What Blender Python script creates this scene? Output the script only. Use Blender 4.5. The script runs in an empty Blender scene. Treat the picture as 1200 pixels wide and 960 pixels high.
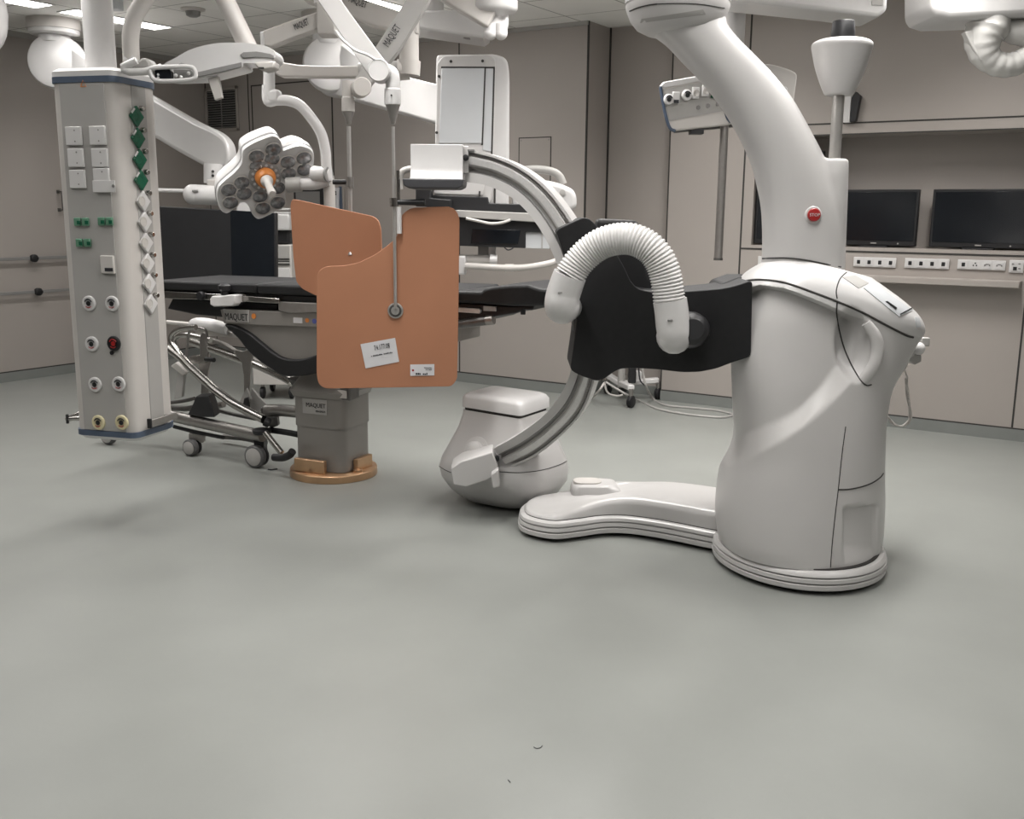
LAMP, EXPO, WATT, SPREAD = 5.0, 1.1, 9.5, 130.
import bpy, bmesh, math, random
from mathutils import Vector as V, Matrix
from mathutils.bvhtree import BVHTree
random.seed(7)
C = bpy.context.scene.collection
# ---------------------------------------------------------------- viewpoint and frames
F, PIT, ROL, YAW, H0 = 1187.17, .193, .0087, .5713, 1.5
CAM = V((0, 0, H0))
RT = V((math.cos(YAW), math.sin(YAW), 0))       # to the right as one stands at the viewpoint
FW = V((-math.sin(YAW), math.cos(YAW), 0))      # into the room
UP = V((0, 0, 1))
U, VV = V((1, 0, 0)), V((0, 1, 0))              # along the back wall / towards it
HC = 2.96

def ray(x, y):
    x -= 600; y -= 480
    c, s = math.cos(ROL), math.sin(ROL)
    a = c*x + s*y; b = -s*x + c*y
    X = a/F; up = -b/F
    return RT*X + FW*(math.cos(PIT)+up*math.sin(PIT)) + UP*(-math.sin(PIT)+up*math.cos(PIT))
def P(x, y, D):
    r = ray(x, y); return CAM + r*(D/r.dot(FW))
def hz(x, y, z=0): r = ray(x, y); return CAM + r*((z-H0)/r.z)
def hu(x, y, u): r = ray(x, y); return CAM + r*(u/r.x)
def hv(x, y, v): r = ray(x, y); return CAM + r*(v/r.y)
def hp(x, y, p0, n): r = ray(x, y); return CAM + r*((p0-CAM).dot(n)/r.dot(n))
def W(lat, D, z): return RT*lat + FW*D + UP*z
def lat(p): return p.dot(RT)
def dep(p): return p.dot(FW)
def px_of(p):
    d = p-CAM; X = d.dot(RT); Y = d.dot(FW); z = d.z
    dd = Y*math.cos(PIT)-z*math.sin(PIT); up = Y*math.sin(PIT)+z*math.cos(PIT)
    x = F*X/dd; y = -F*up/dd; c, s = math.cos(ROL), math.sin(ROL)
    return 600+c*x-s*y, 480+s*x+c*y

def spline(pts, n=8, closed=False):
    """Catmull-Rom resampling of tuples or vectors."""
    pts = [V(p) for p in pts]; out = []; N = len(pts)
    rng = N if closed else N-1
    for i in range(rng):
        p1, p2 = pts[i], pts[(i+1) % N]
        p0 = pts[i-1] if (closed or i > 0) else p1*2-p2
        p3 = pts[(i+2) % N] if (closed or i+2 < N) else p2*2-p1
        for k in range(n):
            t = k/n
            out.append(.5*((2*p1)+(p2-p0)*t+(2*p0-5*p1+4*p2-p3)*t*t+(3*p1-p0-3*p2+p3)*t**3))
    if not closed: out.append(pts[-1])
    return out
def lin(xs, ys, x):
    if x <= xs[0]: return ys[0]
    for i in range(len(xs)-1):
        if x <= xs[i+1]:
            return ys[i]+(ys[i+1]-ys[i])*(x-xs[i])/(xs[i+1]-xs[i])
    return ys[-1]
def sm(t):
    t = max(0., min(1., t)); return t*t*(3-2*t)
def rounded(poly, r, n=4):
    """round the corners of a polygon of 3-D points"""
    out = []; N = len(poly)
    for i in range(N):
        p = V(poly[i]); a = V(poly[i-1])-p; b = V(poly[(i+1) % N])-p
        rr = min(r, a.length*.45, b.length*.45)
        p1 = p+a.normalized()*rr; p2 = p+b.normalized()*rr
        for k in range(n+1):
            t = k/n; out.append(p1*(1-t)**2+p*2*t*(1-t)+p2*t*t)
    return out

# ---------------------------------------------------------------- materials
def mat(name, col, rough=.5, metal=0., noise=0., nscale=30., bump=0., bscale=200., spec=.5, coat=0., emit=None):
    m = bpy.data.materials.new(name); m.use_nodes = True
    nt = m.node_tree; b = nt.nodes['Principled BSDF']
    b.inputs['Roughness'].default_value = rough; b.inputs['Metallic'].default_value = metal
    b.inputs['Specular IOR Level'].default_value = spec; b.inputs['Coat Weight'].default_value = coat
    b.inputs['Base Color'].default_value = (*col, 1)
    tc = nt.nodes.new('ShaderNodeTexCoord')
    if noise:
        n = nt.nodes.new('ShaderNodeTexNoise'); n.inputs['Scale'].default_value = nscale; n.inputs['Detail'].default_value = 5
        nt.links.new(tc.outputs['Object'], n.inputs['Vector'])
        r = nt.nodes.new('ShaderNodeValToRGB')
        r.color_ramp.elements[0].position = .3; r.color_ramp.elements[1].position = .7
        r.color_ramp.elements[0].color = (*[max(0, c*(1-noise)) for c in col], 1)
        r.color_ramp.elements[1].color = (*[min(1, c*(1+noise)) for c in col], 1)
        nt.links.new(n.outputs['Fac'], r.inputs['Fac']); nt.links.new(r.outputs['Color'], b.inputs['Base Color'])
    if bump:
        n = nt.nodes.new('ShaderNodeTexNoise'); n.inputs['Scale'].default_value = bscale
        nt.links.new(tc.outputs['Object'], n.inputs['Vector'])
        bp = nt.nodes.new('ShaderNodeBump'); bp.inputs['Strength'].default_value = bump; bp.inputs['Distance'].default_value = .002
        nt.links.new(n.outputs['Fac'], bp.inputs['Height']); nt.links.new(bp.outputs['Normal'], b.inputs['Normal'])
    if emit:
        b.inputs['Emission Color'].default_value = (*emit[:3], 1); b.inputs['Emission Strength'].default_value = emit[3]
    return m
M = {}
M['wall'] = mat('wall panel', (.36, .328, .303), .5, noise=.025, nscale=1.3, spec=.35)
M['floor'] = mat('floor vinyl', (.232, .24, .226), .36, noise=.05, nscale=2.2, bump=.03, bscale=60, spec=.4)
M['cove'] = mat('cove vinyl', (.20, .21, .20), .45, noise=.04, nscale=5)
M['gap'] = mat('joint', (.03, .028, .026), .7, noise=.1)
M['white'] = mat('white shell', (.52, .508, .50), .3, noise=.012, nscale=6)
M['white2'] = mat('white enamel', (.60, .59, .585), .28, noise=.012, nscale=9)
M['panel'] = mat('pale panel', (.52, .535, .55), .4, noise=.02, nscale=6)
M['cream'] = mat('cream lacquer', (.52, .495, .47), .42, noise=.015, nscale=8)
M['grey'] = mat('grey lacquer', (.36, .35, .335), .45, noise=.02, nscale=8)
M['midgrey'] = mat('mid grey plastic', (.22, .215, .21), .45, noise=.03, nscale=10)
M['bluegrey'] = mat('grey blue trim', (.07, .095, .14), .4, noise=.05, nscale=20)
M['black'] = mat('black leatherette', (.009, .009, .010), .55, noise=.15, nscale=40, bump=.1, bscale=300, spec=.4)
M['blackplastic'] = mat('black plastic', (.010, .010, .0115), .48, noise=.1, nscale=20)
M['blackgloss'] = mat('black screen', (.008, .010, .013), .16, noise=.1, nscale=5)
M['duct'] = mat('white hose', (.66, .65, .64), .4, noise=.01)
M['steel'] = mat('brushed steel', (.42, .405, .385), .25, 1., noise=.06, nscale=60)
M['steel2'] = mat('satin steel', (.33, .315, .30), .36, .85, noise=.05, nscale=40)
M['alu'] = mat('aluminium rail', (.66, .65, .64), .32, .45, noise=.05, nscale=80)
M['dksteel'] = mat('dark steel', (.16, .155, .15), .4, .8, noise=.08, nscale=40)
M['pole'] = mat('satin pole', (.50, .485, .465), .3, .6, noise=.04, nscale=40)
M['taupe'] = mat('taupe metal paint', (.25, .237, .222), .38, .25, noise=.03, nscale=6)
M['tread'] = mat('castor tread', (.10, .10, .10), .6, noise=.05)
M['copper'] = mat('copper plate', (.62, .40, .24), .32, .85, noise=.12, nscale=8)
M['orange'] = mat('copper coloured paper', (.40, .185, .105), .62, noise=.05, nscale=3, spec=.3)
M['orange2'] = mat('orange plastic', (.62, .22, .05), .4, noise=.03)
M['green'] = mat('green plastic', (.012, .10, .055), .25, noise=.08)
M['green2'] = mat('pale green plastic', (.10, .23, .15), .4, noise=.08)
M['red'] = mat('red plastic', (.33, .018, .018), .3, noise=.05)
M['yellow'] = mat('pale yellow plastic', (.62, .56, .36), .35, noise=.03)
M['paper'] = mat('white paper', (.62, .615, .63), .7, noise=.02)
M['darkgrey'] = mat('dark grey padding', (.055, .055, .06), .45, noise=.05)
M['ink'] = mat('black ink', (.02, .02, .025), .6, noise=.05)
M['blue'] = mat('blue sticker', (.08, .10, .32), .5, noise=.05)
M['lens'] = mat('lamp lens', (.22, .22, .225), .1, .5, noise=.5, nscale=60)
M['rubber'] = mat('grey rubber', (.25, .25, .25), .6, noise=.05)
M['film'] = mat('plastic film', (.58, .57, .55), .22, noise=.08, nscale=14, bump=.8, bscale=22)
M['film2'] = mat('wrinkled film', (.58, .57, .55), .2, noise=.06, nscale=9, bump=1., bscale=30)
M['face'] = mat('lamp face', (.62, .62, .62), .4, noise=.03)
M['lamp'] = mat('lit diffuser', (.9, .9, .9), .5, noise=.005, emit=(1, .975, .95, LAMP))
M['slat'] = mat('dark louvre', (.13, .12, .115), .5, noise=.05)
# acoustic ceiling tiles on a 0.6 m grid
def ceiling_mat():
    m = mat('ceiling tile', (.80, .79, .76), .8, noise=.03, nscale=3)
    nt = m.node_tree; b = nt.nodes['Principled BSDF']; src = b.inputs['Base Color'].links[0].from_socket
    g = nt.nodes.new('ShaderNodeNewGeometry'); sx = nt.nodes.new('ShaderNodeSeparateXYZ'); nt.links.new(g.outputs['Position'], sx.inputs[0])
    outs = []
    for k, off in (('X', 12.48), ('Y', 12.17)):
        a = nt.nodes.new('ShaderNodeMath'); a.operation = 'ADD'; a.inputs[1].default_value = off; nt.links.new(sx.outputs[k], a.inputs[0])
        d = nt.nodes.new('ShaderNodeMath'); d.operation = 'MODULO'; d.inputs[1].default_value = .6; nt.links.new(a.outputs[0], d.inputs[0])
        l = nt.nodes.new('ShaderNodeMath'); l.operation = 'LESS_THAN'; l.inputs[1].default_value = .012; nt.links.new(d.outputs[0], l.inputs[0]); outs.append(l)
    mx = nt.nodes.new('ShaderNodeMath'); mx.operation = 'MAXIMUM'
    nt.links.new(outs[0].outputs[0], mx.inputs[0]); nt.links.new(outs[1].outputs[0], mx.inputs[1])
    mix = nt.nodes.new('ShaderNodeMix'); mix.data_type = 'RGBA'; nt.links.new(mx.outputs[0], mix.inputs['Factor'])
    nt.links.new(src, mix.inputs[6]); mix.inputs[7].default_value = (.33, .32, .31, 1); nt.links.new(mix.outputs[2], b.inputs['Base Color'])
    return m
M['ceiling'] = ceiling_mat()

# ---------------------------------------------------------------- mesh building
BASE = {}
class G:
    def __init__(s): s.bm = bmesh.new()
    def ring(s, pts): return [s.bm.verts.new(p) for p in pts]
    def face(s, vs):
        try: return s.bm.faces.new(vs)
        except ValueError: return None
    def loft(s, rings, capa=True, capb=True, closed=True):
        rs = [s.ring(r) for r in rings]; n = len(rs[0])
        for a, b in zip(rs, rs[1:]):
            for i in range(n if closed else n-1):
                j = (i+1) % n; s.face((a[i], a[j], b[j], b[i]))
        if capa: s.face(rs[0][::-1])
        if capb: s.face(rs[-1])
        return s
    def prism(s, pts, vec):
        pts = [V(p) for p in pts]; return s.loft([pts, [p+vec for p in pts]])
    def box(s, c, sx, sy, sz, ax=(U, VV, UP)):
        c = V(c); a, b, d = ax[0]*(sx/2), ax[1]*(sy/2), ax[2]*(sz/2)
        return s.prism([c-a-b-d, c+a-b-d, c+a+b-d, c-a+b-d], d*2)
    def bx(s, x0, y0, z0, x1, y1, z1):
        return s.box(((x0+x1)/2, (y0+y1)/2, (z0+z1)/2), abs(x1-x0), abs(y1-y0), abs(z1-z0))
    def pbox(s, x0, y0, x1, y1, D, t):
        """upright block facing the viewpoint side, its front at distance D, t deep"""
        ym = (y0+y1)/2; xm = (x0+x1)/2
        l0, l1 = lat(P(x0, ym, D)), lat(P(x1, ym, D)); z1, z0 = P(xm, y0, D).z, P(xm, y1, D).z
        return s.prism([W(l0, D, z0), W(l1, D, z0), W(l1, D, z1), W(l0, D, z1)], FW*t)
    def tube(s, pts, r, n=12, cap=True, sx=1.):
        pts = [V(p) for p in pts]; N = len(pts)
        rs = r if isinstance(r, (list, tuple)) else [r]*N
        t = [(pts[min(i+1, N-1)]-pts[max(i-1, 0)]).normalized() for i in range(N)]
        a = UP if abs(t[0].z) < .9 else RT
        x = (a-t[0]*a.dot(t[0])).normalized(); rings = []
        for i in range(N):
            x = (x-t[i]*x.dot(t[i])).normalized(); y = t[i].cross(x)
            rings.append([pts[i]+(x*math.cos(k*2*math.pi/n)+y*math.sin(k*2*math.pi/n)*sx)*rs[i] for k in range(n)])
        return s.loft(rings, cap, cap)
    def lathe(s, o, axis, prof, n=32):
        o = V(o); axis = V(axis).normalized()
        a = UP if abs(axis.z) < .9 else RT
        x = (a-axis*a.dot(axis)).normalized(); y = axis.cross(x)
        return s.loft([[o+axis*h+(x*math.cos(k*2*math.pi/n)+y*math.sin(k*2*math.pi/n))*max(r, .0004) for k in range(n)] for r, h in prof])
    def ball(s, o, r, n=20, scale=(1, 1, 1), ax=(RT, FW, UP)):
        o = V(o); rings = []
        for i in range(1, n//2):
            a = math.pi*i/(n//2)
            rings.append([o+ax[0]*(scale[0]*r*math.sin(a)*math.cos(k*2*math.pi/n))+ax[1]*(scale[1]*r*math.sin(a)*math.sin(k*2*math.pi/n))-ax[2]*(scale[2]*r*math.cos(a)) for k in range(n)])
        return s.loft(rings)
    def beam(s, a, b, w, h, up=UP):
        """square section bar from a to b"""
        a, b = V(a), V(b); t = (b-a).normalized(); x = t.cross(up).normalized(); y = x.cross(t)
        q = lambda p: [p-x*w/2-y*h/2, p+x*w/2-y*h/2, p+x*w/2+y*h/2, p-x*w/2+y*h/2]
        return s.loft([q(a), q(b)])
    def sweep(s, frames, prof):
        """frames: (origin, xvec, yvec); prof: closed list of (x, y)"""
        return s.loft([[o+x*a+y*b for a, b in prof] for o, x, y in frames])
    def done(s, name, m, parent=None, bevel=0., seg=2, ang=38, flat=False):
        bmesh.ops.recalc_face_normals(s.bm, faces=s.bm.faces)
        xs = [v.co for v in s.bm.verts]
        if parent is None:
            lo = V((min(p.x for p in xs), min(p.y for p in xs), min(p.z for p in xs))); hi = V((max(p.x for p in xs), max(p.y for p in xs), max(p.z for p in xs)))
            base = V(((lo.x+hi.x)/2, (lo.y+hi.y)/2, lo.z))
        else: base = BASE[parent.name]
        bmesh.ops.translate(s.bm, verts=s.bm.verts, vec=-base)
        me = bpy.data.meshes.new(name); s.bm.to_mesh(me); s.bm.free()
        if not flat:
            me.polygons.foreach_set('use_smooth', [True]*len(me.polygons)); me.set_sharp_from_angle(angle=math.radians(ang))
        me.materials.append(M[m] if isinstance(m, str) else m)
        o = bpy.data.objects.new(name, me); C.objects.link(o)
        if parent is None: o.location = base
        else: o.parent = parent
        BASE[o.name] = base
        if bevel:
            b = o.modifiers.new('bevel', 'BEVEL'); b.width = bevel; b.segments = seg; b.limit_method = 'ANGLE'; b.angle_limit = math.radians(40)
        return o
def tag(o, label=None, cat=None, group=None, kind=None):
    if label: o['label'] = label
    if cat: o['category'] = cat
    if group: o['group'] = group
    if kind: o['kind'] = kind
    return o
def thing(name, label, cat, base, group=None):
    o = bpy.data.objects.new(name, None); C.objects.link(o); o.location = V(base); o.empty_display_size = .1
    BASE[o.name] = V(base); return tag(o, label, cat, group)
def struct(g, name, m, **k): return tag(g.done(name, m, **k), kind='structure')
def text(s, org, xd, nd, size, m, parent, name='lettering', width=None):
    """raised lettering; org = lower left corner, xd = reading direction, nd = facing direction"""
    cu = bpy.data.curves.new(name, 'FONT'); cu.body = s; cu.size = size; cu.extrude = .0006; cu.resolution_u = 2
    cu.materials.append(M[m]); o = bpy.data.objects.new(name, cu); C.objects.link(o)
    xd = xd.normalized(); nd = (nd-xd*nd.dot(xd)).normalized(); yd = nd.cross(xd)
    sx = 1.
    if width:
        bpy.context.view_layer.update(); sx = width/max(o.dimensions.x, 1e-4)
    R = Matrix((xd*sx, yd, nd)).transposed().to_4x4()
    bpy.context.view_layer.update()
    me = bpy.data.meshes.new_from_object(o.evaluated_get(bpy.context.evaluated_depsgraph_get())); bpy.data.objects.remove(o)
    o = bpy.data.objects.new(name, me); C.objects.link(o); BASE[o.name] = BASE[parent.name]
    o.parent = parent; o.matrix_parent_inverse = Matrix(); o.matrix_basis = Matrix.Translation(V(org)-BASE[parent.name]+nd*.001) @ R
    return o
def bake(o, *mods):
    """apply modifiers (kind, settings) to a mesh object"""
    for kd, st in mods:
        m = o.modifiers.new(kd, kd)
        for k_, v_ in st.items(): setattr(m, k_, v_)
    bpy.context.view_layer.update()
    me = bpy.data.meshes.new_from_object(o.evaluated_get(bpy.context.evaluated_depsgraph_get()))
    o.modifiers.clear(); o.data = me; me.polygons.foreach_set('use_smooth', [True]*len(me.polygons))
    return o
def strokes(org, xd, nd, w, h, n, m, parent, name='lettering'):
    """a line of print too small to read, as short dark strokes"""
    xd = xd.normalized(); yd = nd.cross(xd); g = G(); x = 0; rnd = random.Random(n)
    while x < w:
        k_ = h*rnd.uniform(.5, 1.1); hh = h*rnd.uniform(.6, 1)
        if rnd.random() > .16: g.box(org+xd*(x+k_/2)+yd*(hh/2), k_*.82, hh, .0008, (xd, yd, nd))
        x += k_
    return g.done(name, m, parent, flat=True)
def bvh_of(o):
    me = o.data; b = BASE[o.name]
    return BVHTree.FromPolygons([v.co+b for v in me.vertices], [tuple(p.vertices) for p in me.polygons])
def onsurf(bv, x, y, off=0.):
    r = ray(x, y).normalized(); h = bv.ray_cast(CAM, r)
    if h[0] is None: return None, None
    n = h[1] if h[1].dot(r) < 0 else -h[1]
    return h[0]+n*off, n
def seam(bv, pts, name, parent, r=.0022, m='gap', n=10):
    q = [onsurf(bv, p.x, p.y, .0004)[0] for p in spline([(a, b, 0) for a, b in pts], n)]
    q = [p for p in q if p is not None]
    if len(q) > 2: return G().tube(q, r, 6).done(name, m, parent)
def patch(bv, quad, name, m, parent, off=.002, n=8, round_=0):
    """thin plate lying on a surface; quad = four picture corners"""
    g = G(); rows = []
    a, b, c, d = [V((*q, 0)) for q in quad]
    for i in range(n+1):
        row = []
        for j in range(n+1):
            s_, t_ = j/n, i/n
            p = (a*(1-s_)+b*s_)*(1-t_)+(d*(1-s_)+c*s_)*t_
            h, nn = onsurf(bv, p.x, p.y, off)
            if h is None: return None
            row.append((h, nn))
        rows.append(row)
    top = [[g.bm.verts.new(h) for h, _ in r] for r in rows]; bot = [[g.bm.verts.new(h-nn*(off+.004)) for h, nn in r] for r in rows]
    for i in range(n):
        for j in range(n):
            g.face((top[i][j], top[i][j+1], top[i+1][j+1], top[i+1][j])); g.face((bot[i][j], bot[i+1][j], bot[i+1][j+1], bot[i][j+1]))
    for i in range(n):
        for A, B in ((0, 0), (n, n)):
            g.face((top[i][A], top[i+1][A], bot[i+1][A], bot[i][A])); g.face((top[A][i], bot[A][i], bot[A][i+1], top[A][i+1]))
    return g.done(name, m, parent)
# ================================================================ the room
UL, VB, VR, VA = -8.44, 7.294, 7.5, 7.66
struct(G().bx(UL-.1, -4, -.1, 4, 8.2, 0), 'floor', 'floor')
struct(G().bx(UL-.1, -4, HC, 4, 8.2, HC+.1), 'ceiling', 'ceiling')
struct(G().bx(UL-.1, -4, 0, UL, VB+.1, HC), 'wall_left', 'wall')
struct(G().bx(UL, VB, 0, -4.01, VB+.06, HC).bx(-4.07, VB+.06, 0, -4.01, VA, HC), 'wall_back', 'wall')
struct(G().bx(-4.07, VA, 0, -3.38, VA+.06, HC), 'wall_alcove', 'wall')
NL, NR, NB, NT = -2.685, -.80, 1.268, 2.057
for nm_, b_ in (('wall_right', (-3.38, VR, 0, NL, VA+.06, HC)), ('wall_right', (NR, VR, 0, 4, VR+.4, HC)), ('wall_right', (NL, VR, 0, NR, VR+.4, NB)), ('wall_right', (NL, VR, NT, NR, VR+.4, HC)), ('wall_right', (NL, VR+.36, NB, NR, VR+.4, NT))):
    struct(G().bx(*b_), nm_, 'wall')
struct(G().bx(4, -4, 0, 4.1, 8.2, HC), 'wall_side', 'wall')
struct(G().bx(UL-.1, -4.1, 0, 4.1, -4, HC), 'wall_front', 'wall')
# vinyl coves
struct(G().bx(UL, -4, 0, UL+.012, VB, .08), 'baseboard_left', 'cove')
struct(G().bx(UL, VB-.012, 0, -4.01, VB, .08), 'baseboard_back', 'cove')
struct(G().bx(-4.01, VB-.012, 0, -3.998, VA, .08).bx(-4.01, VA-.012, 0, -3.38, VA, .08), 'baseboard_alcove', 'cove')
struct(G().bx(-3.38, VR-.012, 0, 4, VR, .08), 'baseboard_right', 'cove')
k = [0]
def trim(g, m='gap'):
    k[0] += 1; return struct(g, 'trim_%d' % k[0], m, flat=True)
trim(G().bx(UL, -4, .08, UL+.006, VB, .09)); trim(G().bx(UL, VB-.006, .08, -4.01, VB, .09)); trim(G().bx(-3.38, VR-.006, .08, 4, VR, .089))
for u, z0, z1 in ((-8.415, .09, HC), (-7.80, .09, HC), (-6.70, .09, 2.67), (-5.25, .09, HC)): trim(G().bx(u-.006, VB-.002, z0, u+.006, VB, z1))
trim(G().bx(-4.018, VB-.003, .09, -4.002, VB+.005, HC)); trim(G().bx(-4.011, VA-.012, .09, -3.998, VA, HC)); trim(G().bx(-3.386, VR-.002, .09, -3.376, VR, HC))
trim(G().bx(-2.775, VR-.002, .62, -2.762, VR, HC)); trim(G().bx(-.79, VR-.002, .09, -.778, VR, 1.0))
trim(G().bx(-2.77, VR-.003, 2.128, 4, VR, 2.138)); trim(G().bx(-2.77, VR-.003, 1.234, 4, VR, 1.246)); trim(G().bx(NL, VR-.002, NT-.004, NR, VR, NT+.004))
trim(G().bx(UL, -4, HC-.045, UL+.02, VB, HC), 'grey'); trim(G().bx(UL, VB-.02, HC-.03, -4.01, VB, HC), 'grey')
# doors in the back wall
def leaf(u0, u1, z1, n):
    g = G()
    for a in (u0, u1): g.bx(a-.007, VB-.004, 0, a+.007, VB, z1)
    g.bx(u0, VB-.004, z1-.012, u1, VB, z1)
    d = struct(G().bx(u0+.007, VB-.003, .01, u1-.007, VB, z1-.012), 'door_%d' % n, 'wall')
    g.done('door_gap', 'gap', d); return d
leaf(-7.75, -6.70, 2.69, 1)
# service hatch outline
g = G(); 
for a in (-4.64, -4.335): g.bx(a-.004, VB-.003, 1.45, a+.004, VB, 2.10)
g.bx(-4.64, VB-.003, 2.092, -4.335, VB, 2.10)
t = tag(G().bx(-4.64, VB-.0025, 1.45, -4.335, VB, 2.10).done('hatch', 'wall', None, flat=True), 'flush service hatch in the wall right of the white equipment column', 'hatch'); g.done('hatch_gap', 'gap', t)
g = G()
for uu, zz in ((-4.62, 2.075), (-4.355, 2.075)): g.lathe((uu, VB-.004, zz), (0, 1, 0), [(.006, 0), (.006, .003)], 10)
g.done('screw', 'midgrey', t)
# ventilation grille
t = thing('ventilation_grille', 'grey louvred ventilation grille high on the back wall', 'vent', (-8.18, VB, 2.24))
a, b = hv(240, 104, VB), hv(281, 153, VB)
v0, v1, z1, z0 = a.x, b.x, a.z, b.z
G().bx(v0, VB-.012, z0, v0+.035, VB, z1).bx(v1-.035, VB-.012, z0, v1, VB, z1).bx(v0, VB-.012, z0, v1, VB, z0+.03).bx(v0, VB-.012, z1-.03, v1, VB, z1).done('frame', 'wall', t, .003)
G().bx(v0+.03, VB-.003, z0+.02, v1-.03, VB, z1-.02).done('backing', 'gap', t)
N = 16
for i in range(N):
    z = z0+.04+(z1-z0-.08)*i/(N-1)
    G().box(((v0+v1)/2, VB-.008, z), v1-v0-.07, .016, .004, (U, (VV+UP*.7).normalized(), (UP-VV*.7).normalized())).done('slat', 'midgrey', t)
G().bx((v0+v1)/2-.004, VB-.014, z0+.03, (v0+v1)/2+.004, VB-.004, z1-.03).done('mullion', 'midgrey', t)
# left wall: bumper rails, handle
for z, lb in ((1.062, 'upper of two horizontal rails on the left wall'), (.768, 'lower of two horizontal rails on the left wall, nearer the floor')):
    t = thing('wall_rail', lb, 'rail', (UL, 4.9, z), 'steel rails on the left wall')
    G().bx(UL+.035, 4.2, z-.014, UL+.045, 6.9, z+.014).done('bar', 'midgrey', t, .003)
    for vv in (4.5, 5.9, 6.8): G().tube([(UL, vv, z), (UL+.038, vv, z)], .01).done('bracket', 'midgrey', t)
    vv = hu(36 if z > 1 else 38, 303, UL).y
    G().lathe((UL+.03, vv, z), (1, 0, 0), [(.032, 0), (.034, .01), (.034, .035), (.022, .042)], 20).bx(UL+.07, vv-.03, z-.009, UL+.075, vv+.03, z+.009).done('clamp_knob', 'blackplastic', t)
t = thing('grab_bar', 'dark upright bar handle on the left wall', 'handle', (UL, 5.58, 1.48))
G().tube(spline([(UL, 5.585, 1.64), (UL+.06, 5.585, 1.64), (UL+.06, 5.585, 1.48), (UL, 5.585, 1.48)], 1), .01).bx(UL-.01, 5.57, 1.465, UL+.006, 5.60, 1.495).bx(UL-.01, 5.57, 1.625, UL+.006, 5.60, 1.655).done('bar', 'dksteel', t)
# ---- niche: three screens
for px0, px1, lb in ((None, None, 'black screen at the left end of the wall niche, half behind the white neck'), (985, 1078, 'middle black screen in the wall niche beside the steel pole'), (1094, 1199, 'rightmost black screen in the wall niche')):
    v = VR+(.20 if px0 else .03)
    if px0 is None: u0, u1 = -2.675, -2.19
    else: u0, u1 = hv(px0, 222, v).x, hv(px1, 222, v).x
    if px0 == 985: u0 = u1-.58
    if px0 == 1094: u1 = NR-.012
    z0, z1 = NB+.012, (hv(1050, 222, v).z if px0 else 1.95)
    t = thing('monitor', lb, 'monitor', ((u0+u1)/2, v, NB), 'black screens in the wall niche')
    G().bx(u0, v, z0, u1, v+.05, z1).done('housing', 'blackplastic', t, .006)
    G().bx(u0+.018, v-.003, z0+.035, u1-.018, v+.002, z1-.018).done('screen', 'blackgloss', t, .001)
    G().bx((u0+u1)/2-.02, v-.004, z0+.014, (u0+u1)/2+.02, v, z0+.022).done('badge', 'grey', t)
    G().lathe((u1-.12, v-.003, z0+.017), (0, 1, 0), [(.006, 0), (.006, .003)], 10).done('power_light', 'grey', t)
    G().bx((u0+u1)/2-.1, v-.02, NB, (u0+u1)/2+.1, v+.09, NB+.012).done('foot', 'blackplastic', t, .003)
# ledge under the sockets
lz = hv(1150, 331, VR).z
t = tag(G().bx(-2.55, VR-.13, lz-.022, -.815, VR, lz+.022).done('wall_ledge', 'wall', None, .004), 'narrow grey ledge under the row of wall sockets', 'ledge')
# socket strips
def strip(px0, py0, px1, py1, kinds, lb):
    a, b = hv(px0, py0, VR), hv(px1, py1, VR); u0, u1, z1, z0 = a.x, b.x, a.z, b.z
    h = z1-z0; n = len(kinds); w = (u1-u0)/n
    t = thing('socket_strip', lb, 'socket', ((u0+u1)/2, VR, z0), 'white sockets along the right wall')
    G().bx(u0, VR-.012, z0, u1, VR, z1).done('frame', 'white2', t, .003)
    for i, kd in enumerate(kinds):
        c = V((u0+w*(i+.5), VR-.012, (z0+z1)/2)); s = min(w, h)
        G().bx(c.x-s*.4, VR-.015, c.z-s*.38, c.x+s*.4, VR-.012, c.z+s*.38).done('insert', 'white2', t, .002)
        if kd == 'b': G().bx(c.x-s*.17, VR-.018, c.z-s*.2, c.x+s*.17, VR-.012, c.z+s*.2).done('outlet', 'blackplastic', t, .003)
        elif kd == 'd':
            for dx, dz in ((-.17, -.06), (.13, -.06), (0, .17)): G().lathe(c+V((dx*s, -.005, dz*s)), (0, 1, 0), [(.075*s, 0), (.075*s, .004)], 10).done('jack', 'blackplastic', t)
        elif kd == 's':
            for dx in (-.22, .22): G().bx(c.x+dx*s-.06*s, VR-.018, c.z-.09*s, c.x+dx*s+.06*s, VR-.013, c.z+.07*s).done('jack', 'midgrey', t)
            G().bx(c.x-.17*s, VR-.018, c.z+.06*s, c.x+.17*s, VR-.013, c.z+.14*s).done('jack', 'midgrey', t)
        elif kd == 'm':
            for dx, dz in ((-.25, .2), (.22, .22), (.24, -.15)): G().bx(c.x+dx*s-.08*s, VR-.018, c.z+dz*s-.05*s, c.x+dx*s+.08*s, VR-.013, c.z+dz*s+.05*s).done('jack', 'midgrey', t)
            G().bx(c.x-.22*s, VR-.018, c.z-.3*s, c.x+.06*s, VR-.013, c.z-.02*s).done('outlet', 'blackplastic', t)
strip(889, 300, 930, 313, 'bb', 'wall socket left of the white neck, mostly hidden behind it')
strip(953, 300, 990, 313, 'bbb', 'wall socket just right of the white neck, mostly hidden')
strip(1001, 301, 1050, 314, 'bbbb', 'left of the two wall strips with four black sockets')
strip(1061, 302.3, 1112, 315.7, 'bbbb', 'right of the two wall strips with four black sockets')
strip(1123, 304, 1178, 317.3, 'bdss', 'wall strip with one black socket and round data jacks')
strip(1183.5, 304.8, 1199, 320, 'm', 'small square wall socket at the right end of the row')
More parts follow.
